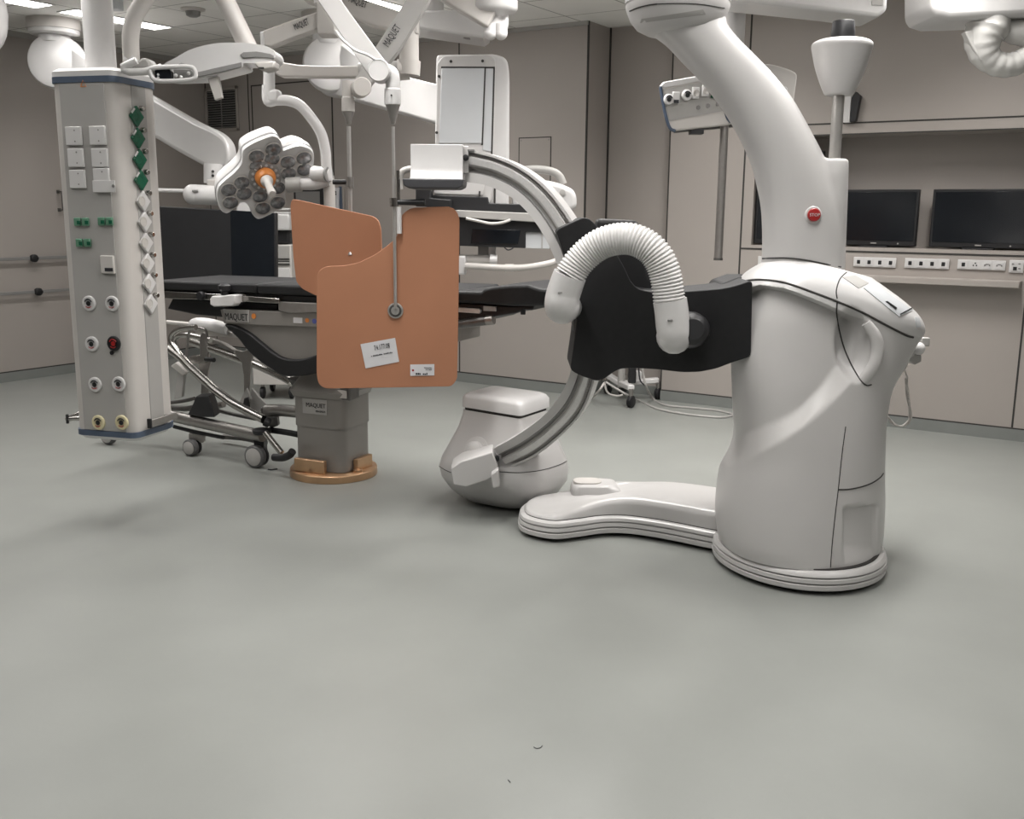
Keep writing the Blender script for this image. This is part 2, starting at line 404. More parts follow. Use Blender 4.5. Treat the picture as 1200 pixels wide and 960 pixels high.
# small sign above the niche
a, b = hv(990, 108, VR-.05), hv(1006, 143, VR-.05)
t = thing('wall_sign', 'small white and black box above the niche behind the steel pole', 'sign', (a.x, VR, b.z))
G().bx(a.x, VR-.045, b.z, a.x+.045, VR, a.z).done('body', 'white2', t, .003)
G().prism([(a.x+.05, VR-.05, b.z), (b.x-.02, VR-.05, b.z+.01), (b.x, VR-.05, a.z-.03), (a.x+.075, VR-.05, a.z), (a.x+.05, VR-.05, a.z-.04)], V((0, .05, 0))).done('face', 'blackplastic', t, .002)
# wall phone and screen on the back wall, seen between the lamp arm and the post
a, b = hv(391, 217, VB), hv(405, 247, VB)
t = thing('wall_phone', 'handset with white face hanging in a grey wall panel by the door', 'phone', ((a.x+b.x)/2, VB, b.z))
G().bx(a.x-.02, VB-.02, b.z-.1, b.x, VB, a.z).done('panel', 'wall', t, .003)
c = hv(395.5, 234, VB-.03)
G().tube([c+V((0, 0, .11)), c+V((0, 0, .05)), c+V((0, -.0, -.05)), c+V((0, 0, -.13))], [.035, .03, .022, .03], 12).done('handset', 'paper', t)
G().tube([c+V((.03, .015, .12)), c+V((.035, .015, -.14))], .02, 12).done('cradle', 'bluegrey', t)
for dz in (.05, .07): G().bx(c.x-.012, c.y-.038, c.z+dz-.008, c.x+.012, c.y-.02, c.z+dz+.008).done('key', 'ink', t)
a, b = hv(349, 221, VB), hv(384, 245, VB)
t = thing('wall_screen', 'dark framed screen on the back wall behind the lamp', 'screen', ((a.x+b.x)/2, VB, b.z-.08))
G().bx(a.x, VB-.06, b.z-.08, b.x, VB, a.z).done('frame', 'blackplastic', t, .004)
G().bx(a.x+.03, VB-.063, b.z-.06, b.x-.04, VB-.05, a.z-.03).done('screen', 'midgrey', t, .002)
# ---- ceiling lights
k2 = 0
def light(u, v0, v1, lb):
    t = thing('ceiling_light', lb, 'light', (u, (v0+v1)/2, HC-.012), 'recessed ceiling light strips')
    g = G(); w = .105
    g.bx(u-w-.012, v0-.012, HC-.008, u-w, v1+.012, HC).bx(u+w, v0-.012, HC-.008, u+w+.012, v1+.012, HC).bx(u-w, v0-.012, HC-.008, u+w, v0, HC).bx(u-w, v1, HC-.008, u+w, v1+.012, HC)
    g.done('frame', 'white2', t); G().bx(u-w, v0, HC-.006, u+w, v1, HC).done('diffuser', 'lamp', t)
    la = bpy.data.lights.new('lamp_tube', 'AREA'); la.shape = 'RECTANGLE'; la.size = 2*w; la.size_y = v1-v0; la.energy = WATT*(v1-v0)*(.3 if v0 < 2 else .72 if v0 < 3 else 1.25)*(.4 if u < -6.5 else .6 if u < -6 else .5 if u == -5.0 else 1); la.spread = math.radians(SPREAD); la.color = (1, .975, .945)
    lo = bpy.data.objects.new('lamp_tube', la); C.objects.link(lo); lo.parent = t; lo.location = (0, 0, -.004)
light(-7.19, 3.8, 4.76, 'lit ceiling strip at the top left corner of the room')
light(-7.19, 4.95, 5.82, 'lit ceiling strip just right of the white column of the supply pendant')
light(-5.0, 5.5, 6.5, 'lit ceiling strip above the broad white boom in the middle')
for u in (-6.1, -4.4, -2.7, -1.0, 1.4):  # unseen strips added in a freely chosen grid to light the room
    for v0, v1 in ((.4, 1.6), (2.4, 3.6), (4.1, 5.3)):
        if u > 1 and v0 > 4 or u < -6 and (v0 < 0 or v0 > 4): continue
        light(u, v0, v1, 'unseen ceiling light strip added to light the room')
light(-2.7, 5.8, 6.7, 'unseen ceiling light strip added to light the room'); light(-1.0, 5.8, 6.7, 'unseen ceiling light strip added to light the room')  # two more unseen strips, added for light towards the niche wall
# smoke detector
c = hz(226, 10, HC)
t = thing('smoke_detector', 'small round detector on the ceiling tiles', 'detector', c)
G().lathe(c, (0, 0, -1), [(.09, 0), (.088, .012), (.06, .02)], 24).done('plate', 'cream', t)
G().lathe(c-UP*.02, (0, 0, -1), [(.055, 0), (.05, .03), (.03, .04)], 20).done('head', 'midgrey', t)
# ================================================================ floor standing C-arm gantry
DG = 4.25
gan = thing('angiography_gantry', 'large white floor standing C-arm X-ray robot with black arm and curved neck', 'medical scanner', W(1.27, DG, 0))
# --- body
rows = [((841, 667), (1031, 652)), ((838, 640), (1034, 628)), ((838, 605), (1036, 590)), ((843, 565), (1036, 545)), ((851, 530), (1036, 510)),
        ((851, 490), (1037, 480)), ((848.5, 440), (1043, 450)), ((848, 405), (1056, 428)), ((851.5, 370), (1067, 409)), ((862, 343), (1073, 399)),
        ((868, 329), (1077, 394)), ((875, 320), (1081, 385)), ((889, 311), (1076, 371)), ((905, 304), (1058, 353)), ((925, 302), (1020, 325))]
depth = [.40, .40, .395, .385, .375, .365, .35, .335, .32, .31, .305, .30, .285, .25, .18]
RR = []
for (a, b), d in zip(rows, depth):
    p, q = P(*a, DG-.04), P(*b, DG+.08); i_ = len(RR)
    la, lb, za, zb = lat(p), lat(q), p.z, q.z
    if i_ < 5: za = zb = (.10, .165, .28, .41, .53)[i_]
    h_ = (lb-la)/2; la += math.hypot(h_, d*la/DG)-h_; lb -= math.hypot(h_, d*lb/DG)-h_
    RR.append((la, za, lb, zb, d))
fine = []
for s in range((len(RR)-1)*12+1):
    i = min(s//12, len(RR)-2)
    t = (s-i*12)/12
    q = [RR[max(i-1, 0)], RR[i], RR[i+1], RR[min(i+2, len(RR)-1)]]
    fine.append([.5*((2*q[1][j])+(q[2][j]-q[0][j])*t+(2*q[0][j]-5*q[1][j]+4*q[2][j]-q[3][j])*t*t+(3*q[1][j]-q[0][j]-3*q[2][j]+q[3][j])*t**3) for j in range(5)])
def body_ring(r, n=320, ex=2.35, dc=DG+.02):
    l0, z0, l1, z1, d = r; out = []; ex = 2.1+.3*sm((z0-.2)/.6)
    cl, a = (l0+l1)/2, (l1-l0)/2
    for k in range(n):
        th = 2*math.pi*k/n; c, s_ = math.cos(th), math.sin(th)
        x = math.copysign(abs(c)**(2/ex), c); y = math.copysign(abs(s_)**(2/ex), s_)
        L_ = cl+a*x; out.append(W(L_, dc+d*y+.06*x, z0+(z1-z0)*(x+1)/2))
    return out
ylo = ([858, 868, 880, 900, 920, 940, 960, 985, 1000, 1020], [546, 541, 536, 526, 515, 501, 485, 462, 446, 420])
yup = ([858, 878, 905, 925, 940, 962, 985, 1000, 1020], [514, 507, 497, 489, 480, 458, 430, 410, 380])
ytop = ([856, 866, 880, 890, 920, 950, 980, 1000], [375, 350, 337, 334, 338, 349, 362, 372])
def carve(p):
    if dep(p) > DG+.3: return 0.
    fade = 1-sm((dep(p)-DG-.1)/.16)
    x, y = px_of(p)
    lo, up = lin(*ylo, x), lin(*yup, x)
    lc = lambda q: max(0., min(1., q))
    t = lc((lo-y)/max(lo-up, 4))*lc((y-lin(*ytop, x))/5)*sm((1012-x)/16)*fade
    d = .045*t
    ex, ey = x-1001-(y-402)*.06, y-404
    e = math.hypot(ex/19, ey/44)
    d += .06*sm((1.08-e)/.45)*fade
    if 588 < y < 668 and dep(p) < DG+.1: d += .022*sm((x-987)/4)*sm((1030-x)/5)*sm((y-592-(1010-x)*.12)/4)*sm((664-y)/25)
    return d
def body(rings):
    out = []
    for r in rings:
        q = body_ring(r); c = sum(q, V())/len(q); o = []
        for p in q:
            d = carve(p)
            n = V((p.x-c.x, p.y-c.y, 0)).normalized(); n = (n-FW*.6).normalized() if d else n
            o.append(p-n*d)
        out.append(o)
    return out
iseam = 10*12
g = G(); g.loft(body(fine[:iseam+1])); bod = g.done('body_shell', 'white', gan, ang=50)
top_rings = body(fine[iseam:])
g = G(); g.loft(top_rings); cov = g.done('top_cover', 'white2', gan, ang=50)
bvb, bvc = bvh_of(bod), bvh_of(cov)
class Both:
    def ray_cast(s, o, r):
        a, b = bvb.ray_cast(o, r), bvc.ray_cast(o, r)
        return b if a[0] is None or (b[0] is not None and b[3] < a[3]) else a
bv2 = Both()
seam(bv2, [(857, 344), (869, 331.5), (885, 328), (905, 329), (925, 333), (955, 343.5), (981, 353.5), (1010, 366), (1040, 382), (1062, 393), (1070, 395.5)], 'panel_gap', gan, .0045)
seam(bv2, [(981, 354), (980.5, 368), (983, 385), (989, 407), (998, 428), (1008, 445), (1015, 451.5), (1021, 451)], 'panel_gap', gan, .003)
seam(bv2, [(981, 350), (980, 342), (981.5, 334), (985, 326), (992, 319)], 'panel_gap', gan, .0025)
seam(bv2, [(991, 500), (987, 530), (982.5, 572), (978, 610), (975, 640), (973, 668)], 'panel_gap', gan, .002)
seam(bv2, [(982, 574), (995, 573.5), (1010, 570.5), (1022, 566), (1031, 560), (1035, 555)], 'panel_gap', gan, .003)
# handle bow beside the recess
hb = [onsurf(bvb, x, y, o_)[0] for x, y, o_ in ((1003, 366, -.01), (1015, 378, .006), (1023, 393, .012), (1026, 410, .012), (1022, 428, .008), (1012, 447, -.012))]
G().tube(spline([p for p in hb if p], 6), [lin([0, 12, 30], [.020, .027, .018], i) for i in range(31)], 12, sx=.7).done('side_handle', 'white', gan)
# trays, slots on the sloping cover
for q, m_, o_ in ((((987, 325), (1002, 323), (1018, 332), (1006, 338)), 'grey', .002), (((1012, 338), (1024, 333), (1069, 364), (1053, 371)), 'panel', .003),
                  (((1037, 354), (1039, 353.5), (1050.5, 361.5), (1048.5, 363)), 'blackplastic', .005), (((1054, 368), (1068, 361), (1068.5, 362), (1054.5, 369)), 'blackplastic', .005),
                  (((1072, 372), (1077, 373), (1079, 383), (1074, 384)), 'panel', .002)):
    patch(bvc, q, 'cover_inset', m_, gan, o_)
# --- skirt of base and leg
foot = [(.20, 4.47), (.09, 4.53), (.045, 4.62), (.05, 4.75), (.11, 4.87), (.22, 4.93), (.42, 4.95), (.62, 4.94), (.80, 4.94), (.97, 4.87), (1.12, 4.76), (1.2, 4.6), (1.2, 4.45), (1.1, 4.33), (.98, 4.32), (.88, 4.37), (.75, 4.46), (.63, 4.53), (.53, 4.565), (.43, 4.56), (.32, 4.51)]
fs = spline([(a, b, 0) for a, b in foot], 8, True); fc = V((.42, 4.72, 0))
nrm = []
for i in range(len(fs)):
    t = fs[(i+1) % len(fs)]-fs[i-1]; nrm.append(V((t.y, -t.x, 0)).normalized())
sgn = 1 if (fs[0]+nrm[0]*.01-fc).length < (fs[0]-fc).length else -1
def leg_ring(off, zf):
    return [W(p.x+n.x*sgn*off, p.y+n.y*sgn*off, zf(p) if callable(zf) else zf) for p, n in zip(fs, nrm)]
sk = [(.02, .012), (-.006, .022), (-.008, .042), (0, .045), (0, .05), (-.006, .053), (-.004, .068), (.004, .07), (.004, .074), (-.002, .077), (.002, .09), (.014, .098), (.03, .1)]
G().loft([leg_ring(o, z) for o, z in sk]).done('leg_bumper', 'white', gan, ang=30)
def ztop(h): return lambda p: .10+h*(.02+.066*sm((p.x-.16)/.42))
lr = [leg_ring(.03, .096), leg_ring(.022, .104)]+[leg_ring(o, ztop(h)) for o, h in ((.024, .3), (.027, .6), (.034, .85), (.05, .97), (.08, 1.))]
mid_ = lambda x: lin([.05, .2, .5, .8, 1.0, 1.05], [4.69, 4.70, 4.75, 4.69, 4.62, 4.6], x)
_ = ([W(.5+(p.x-.5)*.72, mid_(.5+(p.x-.5)*.72)+(p.y-mid_(p.x))*.1, ztop(1.04)(V((.5+(p.x-.5)*.72, 0, 0)))) for p in fs])
G().loft(lr).done('leg_cover', 'white', gan, ang=50)
bcx = lat(P(934, 650, 4.25))
def el_ring(r, z): return [W(bcx+(r-.062)*math.cos(t), DG+.005+r*math.sin(t), z) for t in [2*math.pi*k/128 for k in range(128)]]
G().loft([el_ring(r, z) for r, z in [(.385, .012), (.41, .016), (.425, .024), (.427, .042), (.418, .045), (.418, .049), (.426, .052), (.426, .068), (.416, .07), (.416, .074), (.423, .077), (.42, .088), (.412, .096), (.38, .1)]]).done('base_bumper', 'white', gan, ang=30)
for z_, r_ in ((.047, .4185), (.072, .4165)):
    q = el_ring(r_, z_); G().tube(q+[q[0]], .0028, 6).done('bumper_groove', 'midgrey', gan)
for z_ in (.0475, .072):
    q = leg_ring(.0005, z_); G().tube(q+[q[0]], .0028, 6).done('bumper_groove', 'midgrey', gan)
q = leg_ring(.026, .1); G().tube(q+[q[0]], .003, 6).done('bumper_groove', 'gap', gan)
G().loft([el_ring(.38, 0), el_ring(.38, .02)]).loft([leg_ring(.045, .0), leg_ring(.045, .02)]).done('base_plate', 'gap', gan)
G().loft([el_ring(.394, .094), el_ring(.394, .104)]).done('base_gap', 'gap', gan)
# sensor hump on the leg
g = G()
hp_ = [((676, 585), (690, 592)), ((678, 567), (742, 590)), ((683, 562), (737, 577))]
c0 = W(.385, 4.84, 0)
def hump(z, sx, sy, dx=0): return rounded([W(.385+dx-sx, 4.84-sy, z), W(.385+dx+sx, 4.84-sy, z), W(.385+dx+sx, 4.84+sy, z), W(.385+dx-sx, 4.84+sy, z)], .05, 5)
g.loft([hump(.10, .135, .10, .04), hump(.165, .12, .095, .03), hump(.188, .105, .085, .025), hump(.196, .08, .06, .02)]).done('leg_sensor_housing', 'white', gan, ang=45)
G().loft([hump(.188, .07, .06, -.01), hump(.201, .067, .057, -.01)]).done('sensor_lid', 'cream', gan)
# --- neck
nk = [((893, 322), (986, 322), .165), ((895, 290), (987, 290), .16), ((894, 250), (984, 250), .155), ((889, 220), (974, 213), .15), ((880, 188), (961, 180), .146), ((866, 158), (945, 149), .143),
      ((848, 128), (926, 116), .14), ((825, 98), (904, 88), .136), ((800, 72), (882, 65), .134), ((781, 52), (864, 47), .134), ((762, 38), (851, 30), .136), ((752, 28), (850, 20), .136)]
rings = []
ns = spline([(*q[0], 0) for q in nk], 5), spline([(*q[1], 0) for q in nk], 5), spline([(q[2], 0, 0) for q in nk], 5)
for a, b, c in zip(*ns):
    A, B = P(a.x, a.y, DG), P(b.x, b.y, DG); m_ = (A+B)/2; x = (B-A)/2; o = []
    for k in range(48):
        th = 2*math.pi*k/48; cc, ss = math.cos(th), math.sin(th)
        o.append(m_+x*math.copysign(abs(cc)**.85, cc)+FW*c.x*math.copysign(abs(ss)**.85, ss))
    rings.append(o)
gn = G().loft(rings)
# sleeve that carries the navigation mast, moulded into the neck
sl = [((930, 325), (985, 325), .15), ((930, 290), (986.5, 290), .145), ((935, 240), (988.5, 240), .14), ((940, 205), (990, 203), .13), ((945, 187), (990.5, 187), .12)]
rs_ = []
for a, b, d_ in sl:
    A, B = P(*a, DG+.02), P(*b, DG+.02); m_ = (A+B)/2; x = (B-A)/2
    rs_.append([m_+x*math.copysign(abs(math.cos(t_))**.75, math.cos(t_))+FW*d_*math.copysign(abs(math.sin(t_))**.75, math.sin(t_)) for t_ in [2*math.pi*k/40 for k in range(40)]])
gn.loft(rs_)
neck = bake(gn.done('neck', 'white', gan), ('REMESH', dict(mode='VOXEL', voxel_size=.007)), ('SMOOTH', dict(factor=.5, iterations=14))); bvn = bvh_of(neck)
# collar where neck meets the cover
cr = P(940, 318, DG)
q = [onsurf(bvn, x, y, .002)[0] for x, y in ((894, 303), (905, 302.5), (925, 302.5), (945, 305), (965, 309), (985, 313))]
G().tube(spline([p for p in q if p], 6), .003, 6).done('panel_gap', 'gap', gan)
# cap
cc = P(794, 8, DG); s_ = 1/F*DG*1.02
G().lathe(cc, UP, [(.06, -.115), (.12, -.105), (.16, -.085), (.185, -.055), (.2, -.02), (.206, 0), (.204, .008), (.208, .01), (.208, .04), (.20, .065), (.16, .085), (.09, .095), (0, .097)], 64).done('neck_cap', 'white', gan, ang=50)
cap = [o for o in gan.children if o.name.startswith('neck_cap')][0]; bvk = bvh_of(cap)
seam(bvk, [(738, 13), (748, 9), (760, 6), (770, 4.6)], 'panel_gap', gan, .003); seam(bvk, [(770, 4.6), (795, 4), (820, 5), (849, 9.5)], 'panel_gap', gan, .002)
patch(bvk, ((752, 22), (824, 11), (827, 17), (750, 27)), 'cap_inset', 'grey', gan, .001)
# --- navigation mast and scanner head
pa, pb = P(982, 112, DG+.05), P(978.5, 190, DG+.05); pb = V((pa.x, pa.y, pb.z)); 
pa = V(((pa.x+P(978.5, 190, DG+.05).x)/2, (pa.y+P(978.5, 190, DG+.05).y)/2, pa.z)); pb = V((pa.x, pa.y, pb.z))
G().tube([pb-UP*.05, pa+UP*.05], .0235, 20).done('mast', 'pole', gan)
o = V((pa.x, pa.y, pa.z)); sc = (DG+.05)/F*1.035
sc *= .87; hs_ = sc*.96
G().lathe(o, UP, spline([(0, 0, 0), (16*sc, -.001, 0), (18*sc, .003, 0), (25*sc, 17*hs_, 0), (31.5*sc, 37*hs_, 0), (35.5*sc, 54*hs_, 0), (36.8*sc, 61*hs_, 0), (35*sc, 65.5*hs_, 0), (27*sc, 69*hs_, 0), (13*sc, 71*hs_, 0), (0, 71.3*hs_, 0)], 5), 48) if False else None
prof_ = [(q.x, q.y) for q in spline([(16*sc, 0, 0), (18.5*sc, 3*hs_, 0), (25*sc, 18*hs_, 0), (31.5*sc, 37*hs_, 0), (35.5*sc, 54*hs_, 0), (36.8*sc, 61*hs_, 0), (35*sc, 65.5*hs_, 0), (27*sc, 69*hs_, 0), (13*sc, 71*hs_, 0)], 5)]
G().lathe(o, UP, [(0, 0)]+prof_+[(0, 71.2*hs_)], 48).done('scanner_head', 'white', gan, ang=50)
G().lathe(o, UP, [(14.8*sc, 69.5*hs_), (14.5*sc, 76*hs_), (13.3*sc, 91*hs_), (12.5*sc, 92*hs_), (0, 92*hs_)], 40).done('scanner_window', 'blackplastic', gan, ang=40)
# --- emergency stop
h, n = onsurf(bvn, 953, 252)
G().lathe(h-n*.004, n, [(.034, 0), (.034, .006), (.031, .009), (0, .009)], 32).done('stop_button_ring', 'white2', gan)
b_ = G().lathe(h, n, [(.0255, .004), (.0255, .014), (.022, .017), (0, .018)], 32).done('stop_button', 'red', gan)
xd = (RT-n*RT.dot(n)).normalized(); yd = n.cross(xd)
text('STOP', h+n*.018-xd*.02-yd*.006, xd, n, .0175, 'white2', b_, width=.04)
# --- black arm
def DA(x): return 4.08+.27*(862-x)/190
fr = [(683, 255), (655, 268), (652, 272), (656, 284), (664, 308), (672, 340), (676, 372), (673, 400), (668, 434), (682, 441), (700, 447), (710, 443), (719, 436), (728, 432), (745, 431.5), (770, 433), (800, 436.5), (820, 436), (840, 432), (858, 425), (880, 418), (882, 328), (862, 335), (845, 338.5), (815, 341), (785, 342.5), (762, 342), (748, 339), (739, 330), (731, 312), (722, 297), (711, 280), (698, 263), (690, 256)]
pts = [P(x, y, DA(x)) for x, y in fr]
G().prism(rounded(pts, .02, 3), FW*.30).done('support_arm', 'black', gan, .018, 3)
rp = [(700, 256), (748, 258.5), (751, 272), (756, 296), (763, 325), (774, 338), (800, 345), (800, 410), (700, 420)]
G().prism([P(x, y, 4.42) for x, y in rp], FW*.14).done('support_arm_back', 'black', gan, .02, 3)
G().loft([[W(lat(P(x, y, 4.2))+0, 4.24+d, P(x, y, 4.2).z) for x, y in ((838, 352), (848, 333), (868, 326), (890, 326), (890, 352))] for d in (0, .25)]).done('arm_shoulder', 'black', gan, .012, 3)
h, n = P(812, 387, 4.13), -FW
G().tube(spline([P(808, 390, 4.05)+FW*.12, P(812, 387, 4.05), P(813, 386, 3.99)], 3), [.075, .075, .075, .07, .065, .06, .04][:7], 24).done('duct_socket', 'blackplastic', gan)
# --- ribbed cable duct
hose = spline([(668, 323, 0), (677, 309, 0), (690, 295.5, 0), (705, 285.5, 0), (722, 280.5, 0), (738, 280, 0), (752, 284.5, 0), (765, 294, 0), (775, 309, 0), (781, 328, 0), (784.5, 354, 0)], 20)
path = [P(q.x, q.y, 4.03+.10*sm((790-q.x)/120)) for q in hose]
L = [0]
for a, b in zip(path, path[1:]): L.append(L[-1]+(b-a).length)
NR_ = 46; step = L[-1]/(NR_*6); pp, rr = [], []
for k_ in range(NR_*6+1):
    d = k_*step; i = max(j for j in range(len(L)) if L[j] <= d+1e-9); i = min(i, len(path)-2)
    f_ = (d-L[i])/max(L[i+1]-L[i], 1e-9); pp.append(path[i].lerp(path[i+1], min(f_, 1)))
    rr.append(.0605+(.0035, .0025, -.0005, -.004, -.0005, .0025)[k_ % 6])
G().tube(pp, rr, 40).done('cable_duct', 'duct', gan, ang=60)
def elbow(pix, D0, rad, name):
    path = [P(x, y, D) for (x, y), D in zip(pix, D0)]
    n_ = 7
    return G().tube(spline(path, n_), [lin([i*n_ for i in range(len(rad))], rad, j) for j in range((len(path)-1)*n_+1)], 36).done(name, 'white2', gan, ang=50)
elbow([(785, 352), (787, 365), (788.5, 380), (790, 391), (793, 396)], [4.03, 4.03, 4.03, 4.03, 4.05], [.067, .067, .068, .066, .066], 'duct_elbow')
G().ball(P(790, 394, 4.04), .072).done('duct_end', 'white2', gan)
G().tube([P(790, 394, 4.04), P(800, 391, 4.17)], .06, 24).done('duct_stub', 'white2', gan)
elbow([(668, 322), (664, 333), (660, 345), (658, 356), (659, 362)], [4.13, 4.135, 4.14, 4.14, 4.16], [.068, .069, .07, .07, .068], 'duct_elbow')
G().ball(P(659, 359, 4.15), .073).done('duct_end', 'white2', gan)
G().tube([P(660, 360, 4.15), P(672, 360, 4.5)], .055, 24).done('duct_stub', 'white2', gan)
for (x, y), D in (((785.5, 375.5), 3.96), ((657, 343), 4.07)): G().pbox(x-3, y-1.2, x+3, y+1.4, D, .03).done('latch', 'midgrey', gan, .002)
# --- the C
cs = [((545, 174), (545, 213), 4.75), ((580, 182.5), (575, 219), 4.70), ((612, 197), (605, 236), 4.65), ((641, 220), (631, 266), 4.585), ((668, 255), (651, 305), 4.53), ((690, 298), (664, 345), 4.5),
      ((702, 345), (671, 385), 4.5), ((704, 400), (672, 415), 4.5), ((697, 444), (667, 441), 4.53), ((683, 482), (654, 467), 4.58), ((660, 508.5), (634, 490), 4.65), ((630, 533), (605, 511), 4.75), ((597, 549), (578, 526), 4.85)]
O = spline([P(*a, d) for a, b, d in cs], 8); I = spline([P(*b, d) for a, b, d in cs], 8)
BK = (FW+RT*.25).normalized()
def strip_(prof): return G().sweep([(i_, o_-i_, BK) for o_, i_ in zip(O, I)], prof)
carm = strip_([(0, 0), (.30, 0), (.30, .028), (.50, .028), (.50, .006), (.80, .006), (.80, .03), (.92, .03), (.92, 0), (1, 0), (1, .16), (0, .16)]).done('c_arm', 'white', gan, ang=35)
strip_([(.44, .010), (.52, .010), (.52, .04), (.44, .04)]).done('guide_rail', 'steel2', carm)
strip_([(.56, -.004), (.76, -.004), (.76, .02), (.56, .02)]).done('guide_rail', 'alu', carm)
strip_([(.82, .012), (.86, .012), (.86, .04), (.82, .04)]).done('guide_rail', 'steel2', carm)
strip_([(.30, .004), (.325, .004), (.325, .04), (.30, .04)]).done('inner_joint', 'midgrey', carm)
for x, y, D in ((546, 185, 4.73), (582, 537, 4.83)): G().lathe(P(x, y, D), -FW, [(.014, 0), (.014, .02), (.008, .022)], 16).done('end_stop', 'blackplastic', carm)
# detector
D0 = 4.70
det = [(0, 169), (0, 171), (0, 196), (.012, 204), (.035, 209.5), (.06, 211)]
xs = lat(P(481, 190, D0)), lat(P(542.5, 190, D0)); zz = [P(512, y, D0).z for _, y in det]
prof = [(D0-d, z) for (d, _), z in zip(det, zz)]+[(D0+.26, zz[-1]), (D0+.26, zz[0])]
G().prism([W(xs[0], d, z) for d, z in prof], RT*(xs[1]-xs[0])).done('detector', 'white2', carm, .006, 2)
z1, z0 = P(508, 209.5, D0-.06).z, P(508, 221, D0-.06).z
a, b = lat(P(471.5, 215, D0-.065)), lat(P(543.5, 215, D0-.065))
G().prism([W(a, D0-.07, z1), W(a+.005, D0-.07, z0+.012), W(a+.03, D0-.07, z0), W(b-.03, D0-.07, z0), W(b-.005, D0-.07, z0+.012), W(b, D0-.07, z1)], FW*.36).done('detector_pad', 'darkgrey', carm, .006, 2)
G().pbox(541, 171, 549, 203, D0+.03, .2).done('detector_mount', 'white', carm, .004)
G().pbox(547, 174.5, 556, 177.5, D0+.03, .02).done('latch', 'midgrey', carm, .002)
# X-ray tube housing
DT = 5.15
tr = [((543, 480), (641, 480), .03), ((542, 486), (643, 486), .035), ((537, 500), (648, 500), .05), ((527, 520), (656, 518), .08), ((517, 538), (664, 535), .13), ((514, 548), (666, 546), .16), ((517, 560), (664, 558), .18), ((527, 573), (654, 572), .18), ((545, 584), (636, 584), .16), ((570, 589), (610, 589), .1)]
def tube_ring(a, b, r, c=DT, k_=1.):
    A, Cc = P(*a, c-.02), P(*b, c+.0); z = (A.z+Cc.z)/2; A.z = Cc.z = z; w = (Cc-A).length
    B = A+(Cc-A)*.66-FW*(.26*w/.45*k_); D_ = A+(Cc-A)*.34+FW*(.26*w/.45*k_)
    m_ = (A+B+Cc+D_)/4
    q = rounded([A, B, Cc, D_], r, 14)
    l0_, l1_ = min(lat(p) for p in q), max(lat(p) for p in q); s0, s1 = lat(A), lat(Cc)   # keep the width after rounding
    return [p+RT*(s0+(lat(p)-l0_)*(s1-s0)/(l1_-l0_)-lat(p)) for p in q]
xt = G().loft([tube_ring(*r) for r in tr]).done('xray_tube_housing', 'white', carm, ang=45)
G().loft([tube_ring((545, 475.5), (640, 475.5), .03), tube_ring((545, 481), (640, 481), .03)]).done('housing_gap', 'gap', carm)
G().loft([tube_ring(*r) for r in (((542, 476.5), (643.5, 476.5), .035), ((542, 466), (643.5, 466), .035), ((545, 462), (640, 462), .035), ((550, 460), (635, 460), .035))]).done('housing_lid', 'white2', carm, ang=45)
bvt = bvh_of(xt)
seam(bvt, [(514, 546), (522, 551), (534, 556)], 'panel_gap', carm, .002); seam(bvt, [(585, 553), (610, 554), (635, 551), (655, 545), (665, 540)], 'panel_gap', carm, .002)
h, n = onsurf(bvt, 557, 530)
if h:
    G().lathe(h-n*.01, n, [(.085, 0), (.08, .014), (.055, .018), (.052, .035), (.045, .04), (0, .04)], 32).done('tube_pivot', 'white', carm, ang=40)
# bracket from the C to the tube
br = [(528, 549), (540, 541), (577, 530), (584, 548), (583, 556), (570, 563), (546, 571), (531, 568)]
G().prism([P(x, y, 4.80-.0004*(x-528)) for x, y in br], FW*.20).done('tube_bracket', 'white', carm, .006, 3)
G().prism([P(x, y, 4.73) for x, y in ((575, 556), (584, 550), (586, 571), (577, 573))], FW*.1).done('bracket_foot', 'white', carm, .008)
# --- controls hung on the right
G().prism([P(x, y, 4.42) for x, y in ((1062, 404), (1068, 407), (1080, 417), (1080, 424), (1072, 428), (1063, 421))], FW*.06).done('control_holder', 'grey', gan, .004)
q_ = P(1068, 414, 4.45); G().tube([q_, W(1.52, 4.36, q_.z+.02)], .03, 14).done('control_bracket', 'white', gan)
G().ball(P(1076.5, 408.5, 4.42), .028).done('control_knob', 'white2', gan)
G().pbox(1080, 396, 1090, 406, 4.42, .03).done('control_grip', 'grey', gan, .004)
G().tube([P(1072, 408, 4.44), P(1086, 401, 4.44)], .014).done('control_grip', 'white2', gan)
co = spline([(1062, 443, 0), (1063, 460, 0), (1066, 480, 0), (1066, 492, 0), (1058, 499, 0), (1049, 498, 0), (1042, 491, 0), (1035, 483, 0)], 40)
cp = [P(p.x, p.y, 4.45) for p in co]; hel = []
for i, p in enumerate(cp): hel.append(p+RT*(.006*math.cos(i*1.6))+FW*(.006*math.sin(i*1.6)))
G().tube([P(1064, 425, 4.43), P(1060, 434, 4.45)]+hel, .0035, 6).done('coiled_cable', 'cream', gan)
